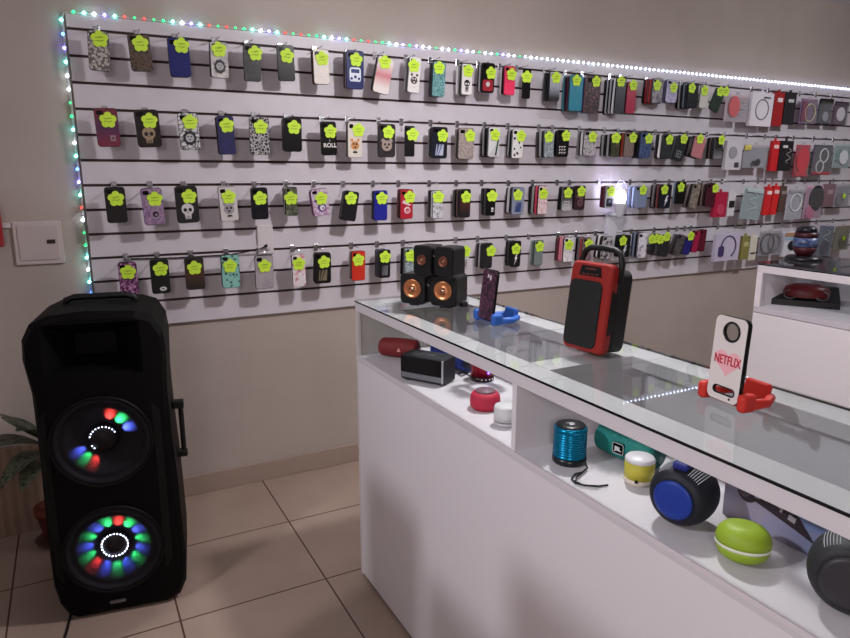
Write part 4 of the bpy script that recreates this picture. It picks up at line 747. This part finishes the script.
c = at(485, 408, 2, SH); r = 0.0415
t = canister('crimson round puck speaker with a grey top beside the small white one', c, r, 0.05, [
    ('body', [(0, 0), (r * 0.8, 0), (r * 0.96, 0.008), (r, 0.022), (r * 0.95, 0.038), (r * 0.78, 0.047), (0, 0.049)], pmat('noise', [(160, 26, 52), (190, 36, 66)], 300, 0.7)),
    ('top_disc', [(0, 0.0485), (r * 0.66, 0.0475), (r * 0.62, 0.0525), (0, 0.053)], mat((120, 96, 106), 0.5))])
c = at(505.5, 424, 2, SH); c.y = max(c.y, -1.858); r = 0.030
t = canister('small white round speaker with a seam at the left bay corner', c, r, 0.05, [
    ('base_ring', [(0, 0), (r * 0.92, 0), (r, 0.004), (r, 0.010), (0, 0.010)], mat((190, 188, 190), 0.4)),
    ('seam', [(0, 0.0101), (r * 0.95, 0.0101), (r * 0.95, 0.0125), (0, 0.0125)], mat((60, 58, 60), 0.5)),
    ('body', [(0, 0.0126), (r, 0.0126), (r, 0.046), (r * 0.9, 0.051), (0, 0.052)], mat((206, 206, 206), 0.5))])

c = at(569, 461, 2, SH); r = 0.0365
t = thing('round_speaker', 'shiny turquoise ribbed cylinder speaker with a black top and base', 'speaker', (c.x, c.y, SH))
TQ = mat((10, 130, 170), 0.25, 0.75)
prof = [(0, 0.016), (r, 0.016)]
for k in range(10): z0 = 0.018 + k * 0.0055; prof += [(r, z0), (r, z0 + 0.003), (r - 0.0022, z0 + 0.0036), (r - 0.0022, z0 + 0.005)]
prof += [(r, 0.074), (r, 0.081), (r - 0.003, 0.084), (0, 0.084)]
bm = NB(); lathe(bm, prof, seg=40); link('body', bm, TQ, t)
bm = NB(); lathe(bm, [(0, 0), (r - 0.002, 0), (r + 0.0008, 0.003), (r + 0.0008, 0.0158), (0, 0.0158)], seg=40); link('base_ring', bm, mat((24, 30, 34), 0.3), t)
bm = NB(); lathe(bm, [(0, 0.0841), (r - 0.004, 0.0841), (r - 0.005, 0.0865), (r * 0.4, 0.0872), (0, 0.0872)], seg=40); tp = link('top_disc', bm, mat((20, 20, 23), 0.35), t)
bm = NB(); box(bm, (-0.006, -0.008, 0.0873), (0.006, -0.003, 0.0882)); box(bm, (-0.003, -0.001, 0.0873), (0.008, 0.004, 0.0882)); tube(bm, [(-0.008, 0.006, 0.0878), (0, 0.008, 0.0878), (0.004, 0.006, 0.0878)], 0.0008, 5); link('emblem', bm, mat((200, 202, 204), 0.4), tp)
bm = NB(); pts = [at(x, y, 2, SH + z_) - Vector((c.x, c.y, SH)) for x, y, z_ in ((585.5, 463, 0.012), (587.5, 468, 0.006), (583, 472, 0.003), (575, 474, 0.003), (571.5, 479, 0.003), (576, 483.5, 0.003), (584, 485, 0.003), (596, 486.5, 0.003), (608, 485, 0.003))]; tube(bm, pts, 0.0019, 6)
pts = [at(x, y, 2, SH + z_) - Vector((c.x, c.y, SH)) for x, y, z_ in ((583, 472, 0.005), (577, 477, 0.005), (575, 481.5, 0.005), (584, 485.3, 0.006), (600, 486.2, 0.006))]; tube(bm, pts, 0.0019, 6); link('wrist_strap', bm, BLACK, t)

c = at(638.5, 481.5, 2, SH); r = 0.030
t = canister('small yellow round speaker with a white top and white base', c, r, 0.06, [
    ('base_ring', [(0, 0), (r * 0.93, 0), (r * 0.99, 0.003), (r * 0.99, 0.012), (0, 0.012)], mat((216, 206, 190), 0.4)),
    ('body', [(0, 0.0125), (r, 0.0125), (r, 0.047), (0, 0.047)], mat((192, 182, 62), 0.5)),
    ('top_cap', [(0, 0.0471), (r, 0.0471), (r, 0.052), (r - 0.003, 0.056), (0, 0.0565)], mat((214, 212, 216), 0.35))])
for q in (215, 322):
    bm = NB(); box(bm, (-0.003, -0.002, 0.009), (0.003, 0.0012, 0.0145), M=Matrix.Rotation(R(q + 90), 4, 'Z') @ Matrix.Translation((0, -r - 0.0002, 0))); link('clip', bm, BLACK, t)

def drum(label, px, py, r, th, facecol, bodycol, dirx, diry, facer):
    """upright round speaker: a fat rounded drum whose flat face looks along (dirx, diry)"""
    c = at(px, py, 2, SH + r); t = thing('drum_speaker', label, 'speaker', (c.x, c.y, SH), facing(dirx, diry))
    MW = Matrix.Translation((0, 0, r)) @ Matrix.Rotation(R(90), 4, 'X')
    h = th / 2; prof = [(0, -h), (facer * 0.9, -h)]
    for i in range(13): q = math.pi * i / 12; prof.append((facer + (r - facer) * math.sin(q), -h * math.cos(q)))
    prof += [(facer * 0.9, h), (0, h)]
    bm = NB(); lathe(bm, prof, MW, seg=48); link('body', bm, pmat('noise', [tuple(int(v * 0.8) for v in bodycol), bodycol], 400, 0.6), t)
    bm = NB(); lathe(bm, [(0, h + 0.0005), (facer * 0.93, h + 0.0005), (facer * 0.95, h + 0.003), (facer * 0.8, h + 0.005), (0, h + 0.0065)], MW, seg=48); f = link('face_disc', bm, mat(facecol, 0.42), t)
    for s in (-1, 1):
        bm = NB()
        for k in range(6):
            a0 = 90 + s * (20 + k * 4.6); pts = []
            for i in range(5):
                q = 0.40 + 0.36 * i / 4; rr = facer + (r - facer) * math.sin(math.pi * q) + 0.0004; pts.append(MW @ Vector((rr * math.cos(R(a0)), rr * math.sin(R(a0)), -h * math.cos(math.pi * q))))
            tube(bm, pts, 0.0008, 4)
        link('vent_marks', bm, mat((170, 172, 180), 0.4), t)
    return t, r, MW
t, r, MW = drum('blue-faced round speaker with a navy body and blue strap on the shelf', 684.5, 492, 0.0575, 0.088, (28, 56, 150), (18, 20, 38), -0.96, -0.28, 0.038)
bm = NB(); box(bm, (-0.014, -0.03, 0.109), (0.014, 0.026, 0.122), 0, 0.004); link('carry_strap', bm, mat((34, 44, 130), 0.6), t)
drum('dark grey round speaker cut by the right edge of the photo', 853, 571, 0.0585, 0.08, (52, 50, 54), (40, 40, 44), -0.9, -0.43, 0.042)

c = at(741, 558.5, 2, SH); r = 0.043
t = thing('macaron_speaker', 'lime green macaron-shaped speaker with a white seam on the shelf', 'speaker', (c.x, c.y, SH + 0.002), 0, rot=(R(-3), R(5), 0))
LG = mat((146, 174, 44), 0.5)
bm = NB(); lathe(bm, [(0, 0), (r * 0.62, 0.0005), (r * 0.85, 0.007), (r * 0.97, 0.018), (r * 0.97, 0.022), (0, 0.022)], seg=40); link('lower_shell', bm, LG, t)
bm = NB(); lathe(bm, [(0, 0.0221), (r * 0.99, 0.0221), (r * 1.0, 0.0245), (r * 0.99, 0.027), (0, 0.027)], seg=40); link('white_seam', bm, mat((222, 226, 206), 0.4), t)
bm = NB(); lathe(bm, [(0, 0.0271), (r * 0.98, 0.0271), (r, 0.034), (r * 0.93, 0.045), (r * 0.74, 0.054), (r * 0.45, 0.058), (0, 0.057)], seg=40); link('upper_shell', bm, LG, t)

# box with a picture of a microphone
a = at(722, 513, 2, SH); b = at(803, 553, 2, SH); d = (b - a).normalized(); Lb = 0.27
t = thing('microphone_box', 'lilac cardboard box with a picture of a microphone behind the lime speaker', 'box', (a.x, a.y, SH), math.atan2(d.y, d.x))
bm = NB(); box(bm, (0, 0, 0), (Lb, 0.05, 0.115), 0, 0.001); link('carton', bm, pmat('noise', [(170, 156, 172), (140, 144, 178)], 9, 0.4), t)
def img(pts, mi, k, bm): prism(bm, pts, -0.0006 - 0.0003 * k, -0.0002 - 0.0003 * k, mi)
bm = NB(); nrm = Vector((d.y, -d.x, 0))
def face(px, py):
    r_ = FW * FPX + RT * (px - 425) + UP * (319 - py); q = CAM + r_ * ((a - CAM).dot(nrm) / r_.dot(nrm)); return ((q - a).dot(d), q.z - SH)
FP = lambda *pp: [face(*p_) for p_ in pp]
hc = face(748, 491); img(ell(0.07, 0.034, *face(800, 508)), 0, 0, bm)
img(ell(0.02, 0.021, hc[0], hc[1]), 1, 1, bm); img(ell(0.013, 0.014, hc[0] - 0.006, hc[1] + 0.001), 2, 2, bm)
img(FP((757, 487), (765, 490), (800, 518), (815, 545), (797, 531), (754, 500)), 1, 3, bm)
img(FP((758, 492), (763, 494), (760, 499), (755, 497)), 3, 4, bm); img(FP((766, 495.5), (784, 509), (782, 513), (764, 499.5)), 3, 4, bm); img(FP((768, 499), (781, 509), (780, 511.5), (766, 501.5)), 1, 5, bm)
img(FP((790, 514), (797, 519), (795, 524), (788, 519)), 3, 4, bm)
link('microphone_picture', bm, [mat((130, 144, 190), 0.4), mat((58, 46, 54), 0.4), mat((96, 88, 98), 0.4), mat((170, 160, 168), 0.4)], t)

# ------------------------------------------------------------------ goods standing on the glass top
COP = mat((206, 132, 88), 0.28, 0.85)
def bowtie(label, p, rz, W, D, H, cone, dim):
    t = thing('stereo_speaker', label, 'speaker', p, rz)
    pw = W * 0.46
    for s in (-1, 1):
        bm = NB(); cx = s * (W / 2 - pw / 2)
        pts = [(x + cx, z + H / 2) for x, z in rrect(pw, H, min(pw, H) * 0.16, 4)]
        prism(bm, pts, 0, D, 0, None, 0.004)
        pod = link('speaker_pod', bm, mat((7, 5, 6), 0.4), t)
        MW = Matrix.Translation((cx, -0.001, H * 0.52)) @ Matrix.Rotation(R(90), 4, 'X')
        bm = NB(); lathe(bm, [(cone * 1.12, 0.0), (cone * 1.12, 0.003), (cone, 0.004), (cone * 0.9, 0.002), (cone * 0.35, -0.0005), (cone * 0.33, 0.001), (0, 0.006)], MW, seg=36); cn = link('copper_cone', bm, COP if dim else mat((120, 74, 58), 0.4, 0.7), pod)
        bm = NB(); lathe(bm, [(0, 0.0065), (cone * 0.2, 0.006), (cone * 0.33, 0.001)], MW, seg=20); link('dust_cap', bm, mat((210, 170, 140), 0.15, 0.9), cn)
        bm = NB(); box(bm, (cx - 0.015, 0.01, -0.006), (cx + 0.015, D - 0.01, 0.001)); link('foot', bm, BLACK, t)
    bm = NB(); prism(bm, rrect(W * 0.2, H * 0.84, 0.008, 3, 0, H * 0.5), 0.014, D * 0.85, 0, None, 0.003); br = link('bridge', bm, mat((12, 10, 12), 0.4), t)
    bm = NB(); lathe(bm, [(0, 0.002), (cone * 0.25, 0.001), (cone * 0.3, 0.004), (cone * 0.42, 0.004), (cone * 0.44, 0)], Matrix.Translation((0, 0.013, H * 0.68)) @ Matrix.Rotation(R(90), 4, 'X'), seg=24); link('tweeter', bm, mat((30, 28, 32), 0.2), br)
    return t
a = at(402.5, 305, 2, CT); b = at(453.5, 309.5, 2, CT); d = (b - a).normalized(); Wb = (b - a).length * 1.1
bowtie('lower black stereo speaker with two bright copper cones on the glass top', ((a + b) / 2) + Vector((0, 0, 0.006)), math.atan2(d.y, d.x), Wb, 0.1, 0.1, 0.028, True)
dz = CT + 0.006 + 0.1 + 0.006
c = at(432.5, 276.5, 2, dz)
bowtie('upper black stereo speaker with dim copper cones, stacked on the wider one', (c.x, c.y + 0.0, dz), math.atan2(d.y, d.x) - R(10), Wb * 0.74, 0.075, 0.094, 0.015, False)
bm = NB(); b1 = at(463, 306.5, 2, CT); box(bm, (-0.012, -0.012, 0), (0.012, 0.012, 0.018), 0, 0.004)
tag(link('cable_adapter', bm, BLACK, loc=b1), 'tiny black knob-like adapter beside the lower stereo speaker', 'adapter')

def holder(label, p, rz, m, W=0.075, D=0.1):
    """clip-style phone holder: two round jaws in front, a V-shaped base and back prop"""
    t = thing('phone_holder', label, 'phone holder', p, rz)
    for s in (-1, 1):
        bm = NB(); box(bm, (s * W * 0.57 - 0.010, -0.011, 0.0), (s * W * 0.57 + 0.010, 0.024, 0.034), 0, 0.008, 3); link('jaw', bm, m, t)
        bm = NB(); pts = [(s * W * 0.56, 0.012, 0.012), (s * W * 0.55, D * 0.6, 0.010), (s * W * 0.38, D * 0.85, 0.012), (0, D * 0.95, 0.015)]; tube(bm, pts, [0.011, 0.009, 0.009, 0.008], 8); link('arm', bm, m, t)
    bm = NB(); box(bm, (-W * 0.34, D * 0.72, 0.004), (W * 0.34, D * 0.72 + 0.014, 0.04), 0, 0.005, 2, Matrix.Translation((0, D * 0.72, 0.004)) @ Matrix.Rotation(R(-18), 4, 'X') @ Matrix.Translation((0, -D * 0.72, -0.004))); link('back_prop', bm, m, t)
    bm = NB(); box(bm, (-W * 0.5, 0.012, 0.0), (W * 0.5, 0.03, 0.007), 0, 0.002); link('front_bar', bm, m, t); return t
# red holder with the white printed case
a = at(708, 396, 2, CT + 0.006); b = at(738.5, 408, 2, CT + 0.006); d = (b - a).normalized(); Wc = (b - a).length
mid = (a + b) / 2; rz = math.atan2(d.y, d.x)
holder('bright red plastic phone holder under the white printed case', (mid.x, mid.y, CT + 0.0005), rz, mat((196, 44, 34), 0.5), W=0.082, D=0.1)
t = thing('display_phone_case', 'white phone case lettered NETFLIX standing in the red holder', 'phone case', (mid.x, mid.y, CT + 0.009), rz, rot=Euler((R(-3), 0, rz), 'XYZ'))
Hc = 0.158
OUTL = rrect(Wc, Hc, 0.012, 5, 0, Hc / 2)
def holed(bm, outl, holes, y0, y1, mi=0, side=1):
    """flat plate with round-ended openings, filled between the loops"""
    for y, in ((y0,), (y1,)):
        es = []
        for loop in [outl] + holes:
            vs = [bm.verts.new((p_[0], y, p_[1])) for p_ in loop]
            es += [bm.edges.new((vs[i], vs[(i + 1) % len(vs)])) for i in range(len(vs))]
        r_ = bmesh.ops.triangle_fill(bm, use_beauty=True, use_dissolve=False, edges=es)
        for g in r_['geom']:
            if isinstance(g, bmesh.types.BMFace): g.material_index = mi if y == y0 else side
    for loop in [outl] + holes:
        n = len(loop)
        for i in range(n):
            p_, q_ = loop[i], loop[(i + 1) % n]
            f = bm.faces.new([bm.verts.new((p_[0], y0, p_[1])), bm.verts.new((q_[0], y0, q_[1])), bm.verts.new((q_[0], y1, q_[1])), bm.verts.new((p_[0], y1, p_[1]))]); f.material_index = side
HC = ell(0.0165, 0.0165, 0.003, Hc * 0.83, 24); HS = rrect(0.048, 0.013, 0.006, 4, 0.002, Hc * 0.125)
bm = NB(); holed(bm, OUTL, [HC, HS], -0.0045, 0.0005); link('shell', bm, [mat((222, 212, 208), 0.4), BLACK], t)
bm = NB(); holed(bm, rrect(Wc + 0.001, Hc + 0.001, 0.012, 5, 0, Hc / 2), [rrect(Wc - 0.012, Hc - 0.012, 0.009, 5, 0, Hc / 2)], 0.0006, 0.0055, 0, 0); link('black_inner_rim', bm, BLACK, t)
bm = NB(); tube(bm, [(p_[0], -0.0048, p_[1]) for p_ in ell(0.0175, 0.0175, 0.003, Hc * 0.83, 28)], 0.0022, 6, closed=True); link('black_opening_rim', bm, BLACKG, t); bm = NB(); tube(bm, [(p_[0], -0.0048, p_[1]) for p_ in rrect(0.049, 0.014, 0.0065, 4, 0.002, Hc * 0.125)], 0.0013, 6, closed=True); link('black_opening_rim', bm, BLACKG, t)
bm = NB(); pts = []
for i in range(40):
    u = 2 * math.pi * i / 40; pts.append((0.0019 * 16 * math.sin(u) ** 3 + 0.002, 0.0017 * (13 * math.cos(u) - 5 * math.cos(2 * u) - 2 * math.cos(3 * u) - math.cos(4 * u)) + Hc * 0.47))
prism(bm, pts, -0.0049, -0.0046); link('pink_heart', bm, mat((238, 176, 184), 0.5), t)
lettering('lettering', 'NETFLIX', 0.0168, mat((190, 20, 50), 0.5), t, (0.002, -0.0055, Hc * 0.485), scale=(0.96, 1.45, 1), bold=0.0001)
bm = NB(); lathe(bm, [(0, 0), (0.0022, 0), (0.0022, 0.0008), (0, 0.0008)], Matrix.Translation((0.017, -0.0045, Hc * 0.045)) @ Matrix.Rotation(R(90), 4, 'X')); link('small_hole', bm, BLACK, t)

# blue holder with the dark purple case
a = at(480.5, 318.5, 2, CT + 0.008); b = at(491.5, 322, 2, CT + 0.008); mid = (a + b) / 2
rz = R(-90)
holder('bright blue plastic phone holder under the dark purple case', (mid.x + 0.0, mid.y, CT + 0.0005), rz, mat((40, 92, 176), 0.5), W=0.082, D=0.105)
t = thing('display_phone_case', 'dark purple glitter phone case standing in the blue holder', 'phone case', (mid.x, mid.y, CT + 0.009), 0, rot=Euler((R(-7), 0, rz), 'XYZ'))
bm = NB(); prism(bm, rrect(0.074, 0.148, 0.011, 5, 0, 0.074), -0.005, 0.0035, 0, None, 0.002, 1); link('shell', bm, [pmat('glitter', [(26, 8, 24), (44, 14, 38), (110, 60, 90), (30, 10, 26)], 150), BLACKG], t)
for x_, z_, rx, rz_ in ((-0.006, 0.128, 0.004, 0.006), (0.006, 0.124, 0.004, 0.008)):
    bm = NB(); prism(bm, ell(rx, rz_, x_, z_), -0.0056, -0.0048); link('camera_opening', bm, mat((214, 206, 212), 0.4), t)

# red and black carry speaker, leaning back a little
a = at(562, 347, 2, CT); b = at(600, 358, 2, CT); d = (b - a).normalized(); Ws = (b - a).length; rz = math.atan2(d.y, d.x)
mid = (a + b) / 2; Hs = 0.216; Ds = 0.085
t = thing('carry_speaker', 'red and black portable speaker with a carry handle standing on the glass top', 'speaker', (mid.x, mid.y, CT), rz)
LN = Matrix.Translation((0, 0, 0.004)) @ Matrix.Rotation(R(-7), 4, 'X')
RDM = mat((142, 30, 24), 0.45)
bm = NB(); prism(bm, rrect(Ws * 1.04, Hs, 0.016, 5, 0, Hs / 2), 0.0, 0.026, 0, LN, 0.005); link('red_front_frame', bm, RDM, t)
bm = NB(); prism(bm, rrect(Ws * 1.0, Hs * 0.93, 0.02, 5, 0, Hs * 0.485), 0.0265, Ds, 0, LN, 0.01); box(bm, (-0.03, 0.02, -0.0035), (0.03, 0.075, 0.006)); link('rear_housing', bm, mat((13, 12, 15), 0.5), t)
bm = NB(); prism(bm, rrect(Ws * 0.82, Hs * 0.75, 0.016, 5, -0.009, Hs * 0.42), -0.004, 0.001, 0, LN, 0.002); link('front_grille', bm, pmat('noise', [(3, 3, 3), (9, 8, 9)], 500, 0.7), t)
bm = NB(); prism(bm, [(-0.036, Hs * 0.845), (0.034, Hs * 0.845), (0.028, Hs * 0.955), (-0.03, Hs * 0.955)], -0.002, 0.001, 0, LN); cp = link('control_panel', bm, BLACKG, t)
bm = NB()
for k in range(4): prism(bm, rrect(0.009, 0.004, 0.001, 2, -0.021 + k * 0.0135, Hs * 0.865), -0.0032, -0.0018, 0, LN)
prism(bm, rrect(0.034, 0.005, 0.001, 2, 0, Hs * 0.925), -0.003, -0.0018, 0, LN); link('panel_buttons', bm, mat((84, 40, 36), 0.4), cp)
for s in (-1, 1):
    bm = NB(); xx = s * (Ws * 0.52 + 0.001); bb = [(0.008, Hs * 0.22), (0.024, Hs * 0.24), (0.03, Hs * 0.3), (0.03, Hs * 0.6), (0.024, Hs * 0.68), (0.008, Hs * 0.72)]
    vs0 = [bm.verts.new(LN @ Vector((xx, y_, z_))) for y_, z_ in bb]; vs1 = [bm.verts.new(LN @ Vector((xx - s * 0.006, y_, z_))) for y_, z_ in bb]
    bm.faces.new(vs0); bm.faces.new(vs1[::-1])
    for i in range(6): bm.faces.new((vs0[i], vs0[(i + 1) % 6], vs1[(i + 1) % 6], vs1[i]))
    link('side_vent', bm, BLACK, t)
bm = NB(); hp = [(-Ws * 0.50, 0.03, Hs * 0.86), (-Ws * 0.49, 0.03, Hs * 1.02), (-Ws * 0.42, 0.03, Hs * 1.12), (-Ws * 0.3, 0.03, Hs * 1.155), (0, 0.03, Hs * 1.165), (Ws * 0.3, 0.03, Hs * 1.155), (Ws * 0.45, 0.03, Hs * 1.12), (Ws * 0.51, 0.03, Hs * 1.02), (Ws * 0.52, 0.03, Hs * 0.8)]
tube(bm, [LN @ Vector(q) for q in hp], 0.0075, 8); link('carry_handle', bm, BLACK, t)

# ------------------------------------------------------------------ things in and on the cabinet behind
p = at(802, 300, 2, 0.829)
t = thing('tabletop_device', 'black device with a domed red top on the shelf of the cabinet behind', 'electronic device', (3.27, -1.03, 0.829), R(-58))
bm = NB(); vs = [bm.verts.new(q) for q in [(-0.15, -0.09, 0), (0.15, -0.09, 0), (0.15, 0.10, 0), (-0.15, 0.10, 0), (-0.15, -0.09, 0.03), (0.15, -0.09, 0.03), (0.14, 0.09, 0.085), (-0.14, 0.09, 0.085)]]
for f in ((3, 2, 1, 0), (4, 5, 6, 7), (0, 1, 5, 4), (1, 2, 6, 5), (2, 3, 7, 6), (3, 0, 4, 7)): bm.faces.new([vs[i] for i in f])
link('wedge_base', bm, mat((24, 22, 24), 0.4), t)
bm = NB(); lathe(bm, [(0.12, 0.05), (0.122, 0.075), (0.11, 0.098), (0.07, 0.112), (0, 0.116)], Matrix.Translation((0.0, 0.0, -0.005)) @ Matrix.Diagonal((0.88, 0.66, 0.95, 1)), seg=36); link('red_dome', bm, mat((96, 22, 26), 0.4), t)
for s in (-1, 1):
    bm = NB(); tube(bm, [(s * 0.07 + 0.028 * math.cos(i * math.pi / 8), -0.062 + 0.012 * math.sin(i * math.pi / 8), 0.056 + 0.02 * math.sin(i * math.pi / 8)) for i in range(16)], 0.004, 6, closed=True); link('dial_ring', bm, mat((96, 90, 92), 0.3, 0.5), t)
t = thing('capsule_speaker', 'upright dark red capsule device with a blue band on the cabinet top', 'speaker', (3.29, -0.98, 1.05), R(-40))
bm = NB(); lathe(bm, [(0, 0), (0.085, 0), (0.088, 0.008), (0.075, 0.02), (0, 0.022)]); link('stand_base', bm, mat((26, 24, 28), 0.3), t)
bm = NB(); lathe(bm, [(0, 0.0225), (0.036, 0.0225), (0.05, 0.045), (0.055, 0.065), (0, 0.066)]); link('lower_shell', bm, mat((66, 16, 28), 0.45), t)
bm = NB(); lathe(bm, [(0, 0.0665), (0.0555, 0.0665), (0.057, 0.085), (0.0555, 0.112), (0, 0.112)]); link('blue_band', bm, pmat('noise', [(34, 48, 96), (96, 110, 146), (40, 54, 100)], 22, 0.35), t)
bm = NB(); lathe(bm, [(0, 0.1125), (0.055, 0.1125), (0.05, 0.14), (0, 0.141)]); link('upper_shell', bm, mat((60, 16, 28), 0.45), t)
bm = NB(); lathe(bm, [(0, 0.1415), (0.05, 0.1415), (0.045, 0.16), (0.03, 0.17), (0, 0.172)]); link('dark_cap', bm, mat((24, 24, 32), 0.3), t)
